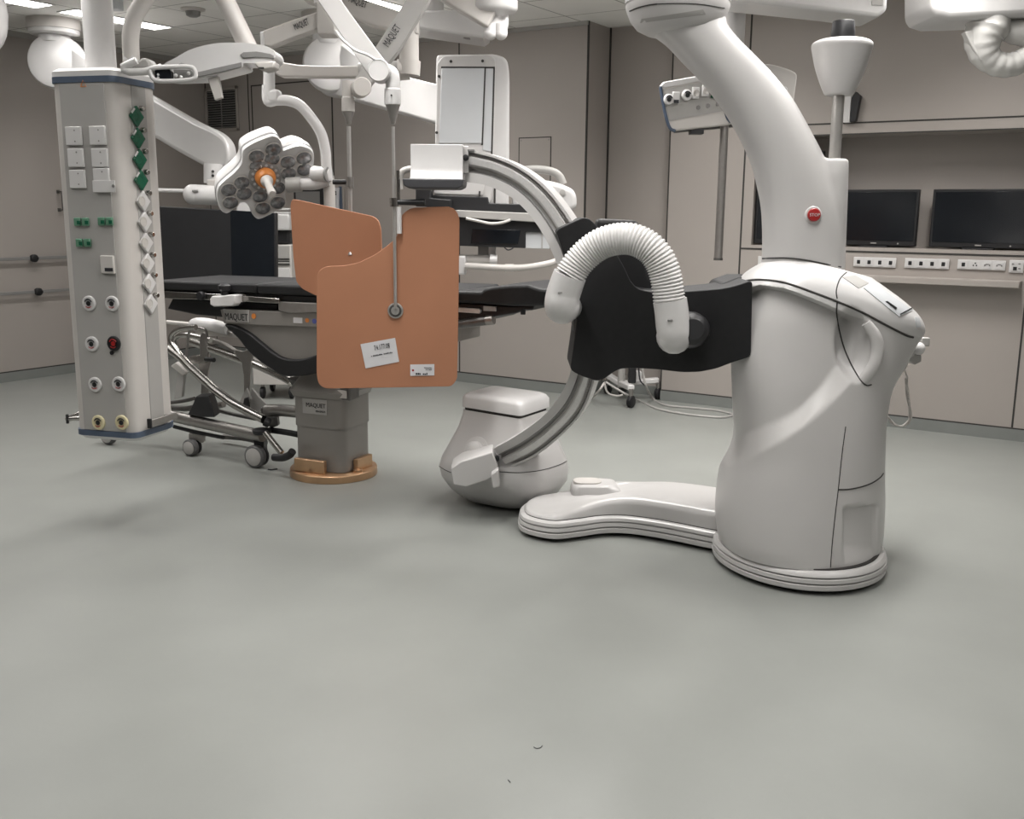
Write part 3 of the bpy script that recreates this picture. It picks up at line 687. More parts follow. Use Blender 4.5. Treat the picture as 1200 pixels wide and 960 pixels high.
# ================================================================ hanging supply column (left)
DP = 4.6
ztop_, zbot_ = P(100, 92, DP-.05).z, P(120, 508, DP-.05).z
A_ = lat(P(75, 300, 4.58)); B_ = lat(P(146, 300, 4.5)); C_ = lat(P(191, 300, 4.76))
hexa = [(A_, 4.58), (B_, 4.50), (C_, 4.76), (C_-.085, 4.95), (C_-.2, 5.02), (A_+.03, 5.02), (A_, 4.95)]
pen = thing('supply_pendant', 'tall hanging medical supply column with sockets and gas outlets, left of the table', 'supply column', W((A_+B_)/2, 4.7, zbot_))
def hexr(off, z, r=.045):
    c = V(((A_+C_)/2, 4.76, 0)); q = []
    for a, b in hexa:
        d = V((a, b, 0))-c; p = c+d*(1+off/d.length); q.append(V((p.x, p.y, 0)))
    return [W(p.x, p.y, z) for p in rounded(q, r, 6)]
G().loft([hexr(0, zbot_), hexr(0, ztop_)]).done('column_body', 'cream', pen, ang=30)
G().loft([hexr(.008, ztop_-.018), hexr(.008, ztop_+.008)]).done('trim_band', 'bluegrey', pen, ang=30)
G().loft([hexr(.006, ztop_+.008), hexr(.006, ztop_+.03), hexr(-.02, ztop_+.045)]).done('top_cap', 'white2', pen, ang=50)
G().loft([hexr(.008, zbot_-.012), hexr(.008, zbot_+.014)]).done('trim_band', 'bluegrey', pen, ang=30)
G().loft([hexr(-.02, zbot_-.03), hexr(.0, zbot_-.012)]).done('bottom_cap', 'white2', pen, ang=50)
tc = P(119, 85, 4.76)
G().tube([V((tc.x, tc.y, ztop_+.03)), V((tc.x, tc.y, HC))], .066, 32).done('ceiling_tube', 'white2', pen)
# the two visible faces
p0, p1, p2 = W(*hexa[0], 0), W(*hexa[1], 0), W(*hexa[2], 0)
e1 = (p1-p0).normalized(); n1 = e1.cross(UP).normalized(); n1 = n1 if n1.dot(FW) < 0 else -n1
e2 = (p2-p1).normalized(); n2 = e2.cross(UP).normalized(); n2 = n2 if n2.dot(FW) < 0 else -n2
def f1(x, y, off=0): return hp(x, y, p0+n1*off, n1)
def f2(x, y, off=0): return hp(x, y, p1+n2*off, n2)
def facebox(c, e, n, w, h, t, name, m, bevel=.002, rot=0, parent=None):
    x, y = e, UP
    if rot: x, y = e*math.cos(rot)+UP*math.sin(rot), UP*math.cos(rot)-e*math.sin(rot)
    return G().box(c+n*(t/2-.001), w, t, h, (x, n, y)).done(name, m, parent or pen, bevel)
a, b = f1(84, 300), f1(136, 300); zt, zb = ztop_-.02, zbot_+.015
w_ = (b-a).length; c = (a+b)/2
facebox(V((c.x, c.y, (zt+zb)/2)), e1, n1, w_*.98, zt-zb, .006, 'front_panel', 'grey')
a, b = f2(165, 300), f2(181, 300); c = (a+b)/2
facebox(V((c.x, c.y, (zt+zb)/2)), e2, n2, (b-a).length, zt-zb, .004, 'side_panel', 'grey')
for x, y in ((87.5, 159.5), (115.5, 159), (90, 185), (118, 185), (92, 210), (120, 208)):
    o = facebox(f1(x, y, .006), e1, n1, .079, .079, .012, 'blank_plate', 'white2', .003)
    g = G()
    for dz in (-.022, .024): g.lathe(f1(x, y, .017)+UP*dz, n1, [(.0035, 0), (.0035, .0015)], 8)
    g.done('screw', 'midgrey', o)
facebox(f1(122, 218.5, .02), e1, n1, .112, .05, .004, 'label_tag', 'white2', .001)
G().lathe(f1(133, 218, .025), n1, [(.007, 0), (.007, .003)], 12).done('tag_ring', 'midgrey', pen)
for x, y in ((92, 260), (101.3, 260), (120, 259.5), (129.3, 259.5), (94.3, 284.5), (103.6, 284.5)):
    o = facebox(f1(x, y, .006), e1, n1, .033, .036, .014, 'data_socket', 'green2', .004)
    facebox(f1(x, y, .02)-UP*.003, e1, n1, .018, .016, .002, 'jack', 'green', .002, parent=o)
o = facebox(f1(127.5, 310, .006), e1, n1, .066, .078, .016, 'switch_plate', 'cream', .003)
facebox(f1(127.5, 316, .022), e1, n1, .042, .015, .002, 'switch_label', 'ink', .001, parent=o)
for x, y, m_ in ((105, 355.5, 'white2'), (132, 355.8, 'white2'), (108.3, 403, 'white2'), (134, 402.5, 'blackplastic'), (112, 450.5, 'white2'), (139.8, 450, 'white2'), (116, 495, 'yellow'), (143.3, 495, 'yellow')):
    c = f1(x, y, .006)
    o = G().lathe(c, n1, [(.034, 0), (.034, .006), (.031, .009), (.023, .0095), (.0225, .006), (.0135, .006), (.0135, .008), (0, .008)], 32).done('gas_outlet', m_, pen, ang=35)
    G().lathe(c+n1*.006, n1, [(.011, 0), (.011, .004), (0, .004)], 20).done('outlet_core', 'red' if m_ == 'blackplastic' else 'blackplastic', o)
    arc = [c+n1*.0105+(e1*math.cos(t)+UP*math.sin(t))*.0185 for t in [math.radians(25+13*k) for k in range(11)]]
    G().tube(arc, .0026, 6).done('outlet_mark', 'red' if m_ == 'blackplastic' else 'ink', o)
    arc = [c+n1*.0105+(e1*math.cos(t)+UP*math.sin(t))*.0185 for t in [math.radians(225+9*k) for k in range(11)]]
    G().tube(arc, .0018, 6).done('outlet_mark', 'red', o)
G().lathe(f1(131.5, 413.5, .006), n1, [(.009, 0), (.009, .006), (0, .006)], 16).done('lock_pin', 'blackplastic', pen)
for i, (x, y) in enumerate(((158.6, 136.5), (160.4, 162), (162.4, 187), (164, 211.3), (166.4, 236), (168.2, 260), (169.8, 284.7), (171.6, 308.7), (173.4, 332.4), (175.4, 356.2))):
    gr = i < 4
    o = facebox(f2(x, y, .004), e2, n2, .066, .066, .014, 'power_socket', 'green' if gr else 'white2', .004, math.radians(45))
    c = f2(x, y, .018)
    G().lathe(c-n2*.004, n2, [(.022, 0), (.022, .006), (.019, .006), (.018, .0045), (0, .0045)], 24).done('socket_well', 'green' if gr else 'cream', o)
    if gr:
        fs_ = e2*math.cos(math.radians(45))+UP*math.sin(math.radians(45)); G().box(c+UP*.024-e2*.012, .03, .003, .009, (fs_, n2, n2.cross(fs_))).done('socket_label', 'white2', o, .001)
    G().lathe(f2(x, y, .004)+e2*.037+UP*.037, n2, [(.012, 0), (.012, .018), (.009, .022), (0, .022)], 16).done('ground_pin', 'steel', pen)
# warning triangle
c = f1(97.5, 98, .006); tri = [c-e1*.014-UP*.012, c+e1*.014-UP*.012, c+UP*.014]
G().tube(tri+[tri[0]], .002, 6).done('warning_sign', 'orange2', pen)
# equipment rails at the lower end
ra, rb = f2(180, 495, .03), f2(212, 487, .03)
c = f2(176, 494, .03); G().beam(V((c.x, c.y, ra.z)), V((c.x, c.y, ra.z))+e2*.20, .012, .03).done('equipment_rail', 'steel2', pen, .002)
for s_ in (.03, .15): G().box(V((c.x, c.y, ra.z))+e2*s_-n2*.02, .02, .05, .02, (e2, n2, UP)).done('rail_bracket', 'dksteel', pen)
q = V((c.x, c.y, ra.z))
G().box(q-e2*.005, .012, .02, .045, (e2, n2, UP)).done('rail_stop', 'blackplastic', pen, .002)
l = P(79, 491, 4.75); lb = W(A_+.02, 4.9, l.z)
G().tube(spline([W(A_+.02, 4.78, l.z), l, l+FW*.18, W(A_+.02, 4.96, l.z)], 1), .011).done('equipment_rail', 'steel', pen)
G().box(l, .012, .012, .045, (RT, FW, UP)).done('rail_stop', 'blackplastic', pen, .002)

# ================================================================ operating table
TD = V((math.cos(math.radians(23.4)), -math.sin(math.radians(23.4)), 0))
tv = (RT*TD.x+FW*TD.y).normalized(); av = UP.cross(tv).normalized()
tb = W(-1.03, 5.70, 0)
tab = thing('operating_table', 'operating table with black mattress on a grey column with copper coloured base', 'operating table', tb)
def T(s, w, z): return tb+tv*s+av*w+UP*z
def onw(x, y, w): return hp(x, y, tb+av*w, av)
def sz(x, y, w): p = onw(x, y, w); return (p-tb).dot(tv), p.z
TA = (tv, av, UP)
G().lathe(tb, UP, [(.25, 0), (.25, .04), (.242, .046), (0, .046)], 64).done('base_disc', 'copper', tab, .003)
def col_ring(hx, hy, z, r=.06): return rounded([T(-hx, -hy, z), T(hx, -hy, z), T(hx, hy, z), T(-hx, hy, z)], r, 6)
zc1 = P(390, 466, 5.55).z
G().loft([col_ring(.165, .15, .05), col_ring(.165, .15, .30)]).done('column_lower', 'taupe', tab, ang=30)
G().loft([col_ring(.17, .155, .30), col_ring(.17, .155, zc1-.1), col_ring(.17, .155, zc1)]).done('column_upper', 'taupe', tab, ang=30)
G().box(T(-.03, -.19, .085), .2, .03, .075, TA).box(T(-.02, -.175, .06), .03, .06, .03, TA).done('base_plate', 'copper', tab, .004)
G().box(T(.185, .02, .08), .03, .16, .07, TA).done('base_plate', 'copper', tab, .004)
G().lathe(T(.2, -.06, .046), UP, [(.028, 0), (.028, .012), (.012, .02), (0, .02)], 20).done('base_knob', 'copper', tab)
x0 = onw(355, 478, -.157); x1 = onw(383.5, 478, -.157); z0, z1 = onw(370, 485.5, -.157).z, onw(370, 468, -.157).z
o = G().prism([V((x0.x, x0.y, z0)), V((x1.x, x1.y, z0)), V((x1.x, x1.y, z1)), V((x0.x, x0.y, z1))], -av*.003).done('name_plate', 'grey', tab)
text('MAQUET', onw(358.5, 476.5, -.161), tv, -av, .035, 'ink', o, width=(onw(381, 476, -.161)-onw(358.5, 476, -.161)).length)
text('MAGNUS', onw(370, 483, -.161), tv, -av, .016, 'ink', o, width=(onw(381, 483, -.161)-onw(370, 483, -.161)).length)
G().loft([col_ring(.175, .16, zc1-.004, .05), col_ring(.19, .17, zc1+.03, .05), col_ring(.13, .13, zc1+.12, .05), col_ring(.12, .12, zc1+.25, .05)]).done('column_head', 'taupe', tab)
G().box(T(.15, -.1, zc1+.03), .13, .1, .07, TA).done('head_bracket', 'dksteel', tab, .006)
G().box(T(.17, -.156, zc1+.03), .06, .008, .045, TA).done('head_plate', 'cream', tab, .003)
G().prism([onw(x, y, -.1) for x, y in ((336, 443), (350, 447), (356, 459), (353, 463), (344, 455))], av*.2).done('head_bracket', 'dksteel', tab, .004)
# table body: side plate with curved underside, black edge band
WF = -.27
pl = [(258, 363), (380, 367), (520, 372), (520, 405), (371, 419), (352, 424), (335, 425), (318, 419), (300, 406), (285, 393), (272, 384), (262, 379)]
G().prism([onw(x, y, WF+.02) for x, y in pl], av*.44).done('table_body', 'taupe', tab, .005)
o = G().prism([onw(x, y, WF) for x, y in ((258, 362.5), (262, 379), (300, 381), (371, 383.5), (520, 389), (520, 372), (371, 366.5))], av*.48).done('table_frame', 'taupe', tab, .004)
cr_ = [(262, 380), (275, 382.5), (290, 390), (305, 402), (320, 414), (333, 420.5), (350, 421.5), (365, 418), (385, 410)]
cl_ = [(385, 434), (365, 439), (350, 441), (332, 440.5), (318, 433), (303, 423), (290, 411), (278, 396), (266, 385.5)]
G().prism([onw(p.x, p.y, WF-.01) for p in spline([(a, b, 0) for a, b in cr_], 4)+spline([(a, b, 0) for a, b in cl_], 4)], av*.5).done('bellows', 'black', tab, .008)
np_ = G().prism([onw(x, y, WF-.004) for x, y in ((261, 362), (292, 363.5), (292, 378), (265, 377))], av*.006).done('name_plate', 'grey', tab)
text('MAQUET', onw(263.5, 374.5, WF-.006), tv, -av, .055, 'ink', np_, width=(onw(290, 375, WF)-onw(263.5, 375, WF)).length)
for x, y, m_, r in ((297.5, 370.5, 'orange2', 3.2), (360, 375.5, 'orange2', 2.6), (368.5, 376.5, 'blue', 3)):
    G().lathe(onw(x, y, WF-.001), -av, [(r*5.5/F, 0), (r*5.5/F, .002)], 16).done('sticker', m_, tab)
G().prism([onw(x, y, WF-.001) for x, y in ((344, 372), (354.5, 372.5), (354.5, 379), (344, 378.5))], -av*.002).done('sticker', 'paper', tab)
# rails, clamps, under-mattress blocks
G().prism([onw(x, y, WF-.02) for x, y in ((188, 341), (262, 345), (327, 350), (327, 356), (262, 352), (188, 350))], av*.03).done('side_rail', 'steel', tab, .003)
G().prism([onw(x, y, WF+.06) for x, y in ((202, 350), (325, 356), (325, 365), (262, 372), (230, 369), (196, 362))], av*.36).done('leg_section_frame', 'blackplastic', tab, .006)
G().prism([onw(x, y, WF-.015) for x, y in ((326, 353.5), (380, 356), (520, 362), (520, 371), (380, 366), (338, 367), (326, 364))], av*.5).done('side_rail', 'steel2', tab, .003)
G().prism([onw(x, y, WF-.08) for x, y in ((246, 350), (248, 347), (258, 347), (268, 345.5), (275, 346), (275.5, 356), (272, 359), (250, 359.5), (246, 357))], av*.1).done('clamp', 'white2', tab, .006)
o1, o2 = onw(263.5, 346, WF-.05), onw(263.5, 337, WF-.05)
G().lathe(o1, UP, [(.02, 0), (.018, (o2.z-o1.z)*.5), (.034, (o2.z-o1.z)*.75), (.034, (o2.z-o1.z)+.01), (.02, (o2.z-o1.z)+.02), (0, (o2.z-o1.z)+.02)], 20).done('clamp_knob', 'blackplastic', tab)
G().lathe(onw(233, 347, WF-.05), av, [(.022, 0), (.026, .015), (.02, .05), (.012, .07)], 18).done('clamp_knob', 'blackplastic', tab)
G().lathe(onw(280, 355, WF-.03), av, [(.014, 0), (.014, .05)], 14).done('clamp_knob', 'blackplastic', tab)
# mattress
def matt(x0, x1, ya0, ya1, t0, w0=-.29, w1=.29, name='mattress'):
    p, q = sz(x0, ya0, w0), sz(x1, ya1, w0)
    g = G().loft([[T(s, w0, z-t0), T(s, w1, z-t0), T(s, w1, z), T(s, w0, z)] for s, z in (p, ((p[0]+q[0])/2, (p[1]+q[1])/2), q)])
    return g.done(name, 'black', tab, .014, 3)
matt(180, 300, 328.5, 332.8, .052); matt(300.5, 530, 332.8, 341, .055)
G().prism([onw(x, y, WF+.02) for x, y in ((188, 338), (375, 348), (520, 354), (520, 361), (375, 355.5), (188, 344))], av*.5).done('mattress_board', 'blackplastic', tab, .004)
hd = [(534, 341), (563, 342), (567, 338.5), (575, 336.5), (600, 334), (618, 333.5), (632, 338), (652, 340), (655, 357), (640, 359), (600, 359), (560, 356), (534, 355)]
G().prism([onw(x, y, -.24) for x, y in hd], av*.44).done('head_cushion', 'black', tab, .016, 3)
G().prism([onw(x, y, -.2) for x, y in ((534, 355), (568, 357), (600, 359), (626, 358), (624, 364), (614, 363.5), (606, 367), (580, 371), (570, 376), (545, 376), (534, 376))], av*.36).done('head_frame', 'blackplastic', tab, .006)
G().prism([onw(x, y, -.215) for x, y in ((566.5, 358.5), (581, 359.5), (581, 365), (566.5, 364.5))], av*.01).done('head_plate', 'grey', tab)
G().prism([onw(x, y, -.22) for x, y in ((530, 360), (561, 362), (563, 364.5), (562, 367.5), (530, 365.5))], av*.02).done('side_rail', 'alu', tab, .002)
G().tube([onw(528, 381, -.2), onw(571, 375.5, -.2)], .024, 16).done('pivot_tube', 'dksteel', tab)
G().tube([onw(570, 375.6, -.2), onw(579, 374.5, -.2)], .026, 16).done('pivot_end', 'steel2', tab, .003)
G().pbox(610, 362, 616, 369, dep(onw(613, 365, -.2)), .04).done('head_knob', 'blackplastic', tab, .004)

# ================================================================ transport trolley under the table
tro = thing('transport_trolley', 'bent steel tube trolley on castors parked under the left end of the table', 'trolley', hz(265, 545, 0))
def DS(x): return 5.80+(302-x)*.0037
def S(x, y, d=0): return P(x, y, DS(x)+d)
def tub(pts, r, name, m='steel', d=0, sm_=6, n=14): return G().tube(spline([S(a, b, d) for a, b in pts], sm_), r, n).done(name, m, tro)
tub([(200, 487), (210, 489.5), (262, 501), (308, 511)], .036, 'side_tube', 'steel2')
tub([(204, 500), (230, 506.5), (262, 513)], .012, 'runner', 'blackplastic', .02)
tub([(262, 375), (262, 376)], .001, 'pin', 'gap') if False else None
tub([(229.5, 383.5), (219, 384.2), (210, 386), (203, 391), (200.3, 397), (202, 403), (210, 414), (217, 423.5)], .017, 'push_bar')
tub([(198, 408), (203, 412), (214, 421), (223.5, 431), (240, 446), (252, 457), (264, 466), (278, 475.5), (309.5, 491.5)], .027, 'front_tube')
tub([(247, 399), (235, 396), (224, 393.5), (216, 392.6), (208, 394), (204, 399), (206, 405)], .018, 'push_bar', d=.3)
tub([(243, 397), (254, 400.5), (265, 405), (276, 412)], .016, 'rear_tube', 'steel2', .5)
tub([(222, 399), (243, 407), (260, 413), (280, 420), (297, 426), (330, 441), (342, 448)], .027, 'rear_tube', 'steel', .5)
tub([(222, 386), (220, 400), (218, 420)], .008, 'hook', 'steel2', .1)
tub([(223, 386), (232, 384.5), (241, 387), (243, 395)], .008, 'hook', 'steel2', .1)
G().prism([S(x, y, .2) for x, y in ((234, 396), (235.5, 391), (238, 389.3), (241, 391), (242.3, 396), (242.5, 420), (234, 419))], FW*.02).done('upright_plate', 'steel2', tro, .003)
G().prism([S(x, y, .2) for x, y in ((222, 418), (232, 417), (240, 414), (244, 421), (243, 425), (228, 427), (222, 424))], FW*.08).done('joint_block', 'steel', tro, .006)
tub([(241, 421), (251, 422)], .014, 'clamp_handle', 'blackplastic', .15)
G().prism([S(x, y, .25) for x, y in ((232, 425), (247, 424), (244, 436), (243, 450), (245, 466), (235, 468), (236, 448))], FW*.03).done('upright_plate', 'steel2', tro, .003)
G().prism([S(x, y, .2) for x, y in ((275, 410), (284, 412), (293, 409), (298, 412), (297, 417), (294.5, 424), (293, 440), (292, 470), (286, 470), (285.5, 440), (283, 424), (277, 418))], FW*.03).done('upright_plate', 'steel2', tro, .003)
for dd, pp_ in ((.12, ((279, 474), (289, 455), (294, 468), (291, 480))), (.2, ((289, 480), (295, 455), (303, 465), (312, 474), (305, 483)))):
    G().prism([S(x, y, dd) for x, y in pp_], FW*.03).done('gusset', 'grey', tro, .003)
G().prism([S(x, y, .06) for x, y in ((283, 483), (286, 467), (290, 466), (292, 478))], FW*.03).done('gusset', 'blackplastic', tro, .003)
G().prism([S(x, y, -.05) for x, y in ((220, 486), (226, 474), (229.5, 465), (244, 464.5), (248, 475), (251.5, 489), (236, 489))], FW*.12).done('pedal_block', 'blackplastic', tro, .004)
G().prism([S(x, y, .1) for x, y in ((200, 429), (206, 425), (219, 437), (214, 440.5))], FW*.12).done('leg_pad', 'cream', tro, .003)
G().prism([S(x, y, .12) for x, y in ((208, 435), (216, 439), (213, 466), (204, 468))], FW*.05).done('leg_pad', 'grey', tro, .003)
tub([(200, 472), (215, 470), (228, 467)], .012, 'rear_rod', 'dksteel', .25)
tub([(200, 478), (218, 479), (230, 477)], .018, 'rear_rod', 'dksteel', .2)
tub([(246, 477), (252, 476), (262, 474)], .02, 'rear_tube', 'steel2', .25)
tub([(250, 480), (275, 486), (300, 491)], .012, 'rear_rod', 'dksteel', .3)
tub([(313, 481), (330, 481), (352, 483)], .036, 'cross_tube', 'steel2', .1)
tub([(316, 504), (334, 506.5), (353, 510)], .018, 'cross_rod', 'blackplastic', .1)
G().prism([S(x, y, .08) for x, y in ((305, 478), (314, 480), (320, 488), (325, 490), (326, 499), (318, 502), (306, 492))], FW*.05).done('joint_block', 'dksteel', tro, .004)
c = S(309, 492); G().lathe(c+RT*.006-UP*.008, RT-UP*.5, [(.028, 0), (.028, .03), (.02, .034), (0, .034)], 20).done('tube_cap', 'blackplastic', tro)
c = S(307, 505); G().lathe(c-UP*.016, UP, [(.05, 0), (.055, .012), (.055, .022), (.04, .03), (.02, .034)], 28).done('swivel_plate', 'blackplastic', tro)
tub([(311, 507), (318, 516), (330, 531)], .018, 'foot_tube', 'steel', -.05)
tub([(321, 536), (331, 536.5), (339, 533.5), (343, 529)], .022, 'foot_pad', 'blackplastic', -.12)
tub([(262, 512), (285, 514), (312, 519)], .016, 'lower_rod', 'dksteel', .5)
tub([(200, 515), (250, 519), (330, 526)], .012, 'lower_rod', 'steel2', .9)
def castor(x, y, r, d, tw=-.02):
    c = S(x, y, d); gz = r+.002; c = V((c.x, c.y, gz)); ax = (RT*.55-FW*.83).normalized() if tw > -.5 else RT
    ax = (-FW*.92-RT*.38).normalized()
    w = G().lathe(c-ax*.022, ax, [(r*.86, 0), (r, .008), (r, .036), (r*.86, .044)], 32).done('castor', 'tread', tro)
    G().lathe(c+ax*.018, ax, [(r*.78, 0), (r*.78, .006), (r*.7, .009), (0, .009)], 28).done('hub', 'grey', w)
    G().lathe(c-ax*.05, ax, [(r*.6, 0), (r*.98, .008), (r*.98, .024)], 24).done('wheel_half', 'blackplastic', w)
    return c, w
c, w = castor(223.5, 523, .052, 0)
G().box(c+UP*.055+FW*.04+RT*.03, .09, .05, .06, (RT, FW, UP)).done('fork', 'steel2', w, .004)
c, w = castor(299.5, 536, .068, 0)
G().box(c+UP*.055+FW*.05+RT*.02, .06, .09, .09, (RT, FW, UP)).done('fork', 'blackplastic', w, .006)
c = hz(128, 521); c = V((c.x, c.y, .062)); ax = (-FW*.92-RT*.38).normalized()
w = G().lathe(c-ax*.02, ax, [(.052, 0), (.06, .008), (.06, .032), (.052, .04)], 32).done('castor', 'tread', tro); G().lathe(c+ax*.018, ax, [(.046, 0), (.046, .006), (0, .006)], 28).done('hub', 'grey', w)
G().tube([c+UP*.09, S(206, 490, .03)], .03).done('side_tube', 'steel2', tro); G().box(c+UP*.07+FW*.03, .05, .05, .08, (RT, FW, UP)).done('fork', 'dksteel', w, .004)
G().tube(spline([S(x, y, .42) for x, y in ((226, 384), (229, 380.5), (236, 379.5), (248, 381), (262, 384.5), (268, 385.5))], 4), [lin([0, 3, 20], [.03, .042, .038], i) for i in range(21)], 18).done('padded_handle', 'white2', tro)
G().prism([S(x, y, .42) for x, y in ((228, 386), (270, 390), (282, 393), (282, 396.5), (250, 394), (230, 394))], FW*.05).done('handle_shelf', 'cream', tro, .004)
tub([(196, 377.5), (212, 379), (228, 380.5)], .013, 'handle_rod', 'cream', .42)
tub([(268, 386), (282, 389)], .012, 'handle_rod', 'cream', .42)
# ================================================================ radiation shields on ceiling arms
def plate(pix, D, slope, t, name, m, parent, r=.02, bevel=.002):
    p0 = P(400, 330, D); n = (-FW+RT*slope).normalized()
    pts = [hp(x, y, p0, n) for x, y in pix]
    return G().prism(rounded(pts, r, 4), -n*t).done(name, m, parent, bevel), n, p0
sh = thing('radiation_shield', 'large copper coloured shield panel with notch and paper label, hanging in front of the table', 'shield', P(455, 455, 4.72))
big = [(371, 326), (373.5, 317), (382, 312), (402, 311.5), (420, 308), (440, 298), (455, 287), (465.5, 277.5), (466.5, 265), (471, 251), (482, 243.5), (527, 242), (535, 247), (538.5, 257), (538, 300), (536.5, 400), (535.5, 445), (529, 453), (450, 454.5), (381, 455.5), (373, 450), (371, 440)]
pan, nn, pp0 = plate(big, 4.7, 0, .012, 'shield_panel', 'orange', sh)
def sp(x, y, off=.002): return hp(x, y, pp0+nn*off, nn)
c = sp(463.5, 364)
hub = G().lathe(c, nn, [(.036, 0), (.036, .006), (.03, .008), (.02, .008), (.019, .014), (.012, .016), (0, .016)], 28).done('pole_hub', 'pole', sh, ang=30)
G().lathe(c+nn*.008, nn, [(.029, 0), (.029, .002), (.021, .002)], 28).done('hub_ring', 'dksteel', hub)
pb = sp(463.5, 362, .018); 
def vtop(p, y): 
    """point straight above p that shows at picture row y"""
    lo, hi = p.z, p.z+4
    for _ in range(40):
        m_ = (lo+hi)/2
        if px_of(V((p.x, p.y, m_)))[1] > y: lo = m_
        else: hi = m_
    return V((p.x, p.y, lo))
z123, z105, z75, z143 = (vtop(pb, y).z for y in (123, 105, 74, 143))
def at_z(p, z): return V((p.x, p.y, z))
G().tube([pb, at_z(pb, z143-.02)], .0075, 12).done('pole', 'pole', sh)
G().lathe(at_z(pb, z143-.01), UP, [(.009, 0), (.018, .03), (.03, z123-z143), (.034, z123-z143+.012)], 24).done('cone', 'steel2', sh)
G().lathe(at_z(pb, z123), UP, [(.036, 0), (.037, .004), (.037, z105-z123), (.030, z105-z123+.006)], 28).done('collar', 'white2', sh)
G().lathe(sp(459.5, 112.5, .03), nn, [(.004, 0), (.004, .03)], 8).done('screw', 'gap', sh)
G().tube(spline([at_z(pb, z105-.01), at_z(pb, (z105+z75)/2), P(455, 84, 4.68), P(447, 82, 4.68)], 5), [.032]*16, 20).done('elbow', 'white2', sh)
jc = P(445, 83.5, 4.66)
G().lathe(jc-nn*.05, nn, [(.046, 0), (.049, .005), (.049, .085), (.046, .09), (.044, .092), (.042, .09), (0, .09)], 36).done('joint', 'white2', sh, ang=30)
q = [P(x, y, 4.66) for x, y in ((438, 94), (432, 88), (372, 0), (345, -40), (372, -46), (399, 0), (444, 62), (455, 76))]
G().prism(rounded(q, .02, 3), FW*.07).done('spring_arm', 'white', sh, .008, 3)
e_ = P(358, -43, 4.70); G().tube([e_, V((e_.x, e_.y, HC))], .05, 24).done('ceiling_tube', 'white2', sh)
cb = spline([P(x, y, 4.62) for x, y in ((393, 36), (400, 45), (415, 58), (430, 64), (440, 70))], 6); G().tube(cb, .006, 8).done('arm_cable', 'white2', sh)
G().tube([at_z(pb, vtop(pb, 242).z), at_z(pb, vtop(pb, 232).z)], .02, 16).done('pole_clamp', 'steel', sh)
h0 = at_z(pb, vtop(pb, 237).z); G().tube([h0, h0+RT*.05, h0+RT*.14], [.012, .013, .015], 14).done('pole_handle', 'blackplastic', sh)
G().tube([h0+RT*.02, h0+RT*.02+UP*.14], .008, 10).done('pole_hook', 'steel', sh)
G().tube([h0+RT*.022-UP*.02, h0+RT*.022-UP*.14], .012, 10).done('pole_hook', 'white2', sh)
# labels stuck to the panel
lp = [(422.5, 403.5), (463, 396), (467.7, 424), (428.5, 431.8)]
o = G().prism([sp(x, y, .001) for x, y in lp], nn*.0015).done('paper_label', 'paper', sh)
xd = (sp(463, 396)-sp(422.5, 403.5)).normalized()
text('74.177.08', sp(439, 410.8, .0035), xd, nn, .034, 'ink', o, name='handwriting', width=.073)
strokes(sp(435, 418.3, .0035), xd, nn, .10, .006, 3, 'ink', o)
o = G().prism([sp(x, y, .001) for x, y in ((480.8, 427.3), (509, 426.8), (509, 440), (480.8, 440.5))], nn*.0015).done('small_label', 'paper', sh)
strokes(sp(487, 439.3, .0035), RT, nn, .066, .010, 5, 'ink', o); strokes(sp(497, 431.5, .0035), RT, nn, .036, .004, 6, 'ink', o); strokes(sp(498, 433.8, .0035), RT, nn, .032, .004, 8, 'ink', o)
G().lathe(sp(484, 434, .002), nn, [(.005, 0), (.005, .001)], 10).done('label_mark', 'red', o)
# second shield
s2 = thing('radiation_shield', 'smaller tilted copper coloured shield panel behind the large notched one', 'shield', P(395, 355, 5.15))
sm_p = [(340, 240), (342, 233.5), (350, 234.5), (400, 245.5), (437, 253.5), (443, 258), (446, 268), (447.5, 302), (448, 340), (420, 352), (371, 347), (354, 338.5), (347, 330), (343.5, 300)]
pan2, n2_, q0 = plate(sm_p, 5.1, -.25, .012, 'shield_panel', 'orange', s2, .015)
pb2 = P(411, 262, 5.17)
za, zb_, zc_, zd_ = (vtop(pb2, y).z for y in (143, 131, 115, 100))
G().tube([at_z(pb2, vtop(pb2, 300).z), at_z(pb2, za-.02)], .0105, 12).done('pole', 'pole', s2)
G().lathe(at_z(pb2, za-.01), UP, [(.012, 0), (.018, .03), (.027, zb_-za), (.03, zb_-za+.008)], 24).done('cone', 'steel2', s2)
G().lathe(at_z(pb2, zb_), UP, [(.031, 0), (.032, .004), (.032, zc_-zb_), (.027, zc_-zb_+.006)], 28).done('collar', 'cream', s2)
G().tube([at_z(pb2, zc_-.01), at_z(pb2, zd_+.02)], .028, 20).done('elbow', 'cream', s2)
j2 = P(419, 102.5, 5.12)
G().lathe(j2-nn*.06, (nn+RT*.3).normalized(), [(.044, 0), (.046, .005), (.046, .09), (.042, .095), (0, .095)], 32).done('joint', 'cream', s2, ang=30)
q = [P(x, y, 5.15) for x, y in ((414, 95), (440, 55), (476, 0), (490, -30), (510, -30), (503, 0), (465, 62), (428, 106))]
a2 = G().prism(rounded(q, .015, 3), FW*.07).done('spring_arm', 'grey', s2, .008, 3)
text('MAQUET', P(455, 56, 5.148), (P(478, 20, 5.148)-P(455, 56, 5.148)), nn, .05, 'ink', a2, width=.11)
e_ = P(500, -28, 5.19); G().tube([e_, V((e_.x, e_.y, HC))], .05, 24).done('ceiling_tube', 'white2', s2)
h0 = at_z(pb2, vtop(pb2, 213.5).z); G().tube([h0-UP*.025, h0+UP*.025], .02, 16).done('pole_clamp', 'steel2', s2); G().tube([h0, h0-RT*.085], .012, 12).done('pole_handle', 'blackplastic', s2)
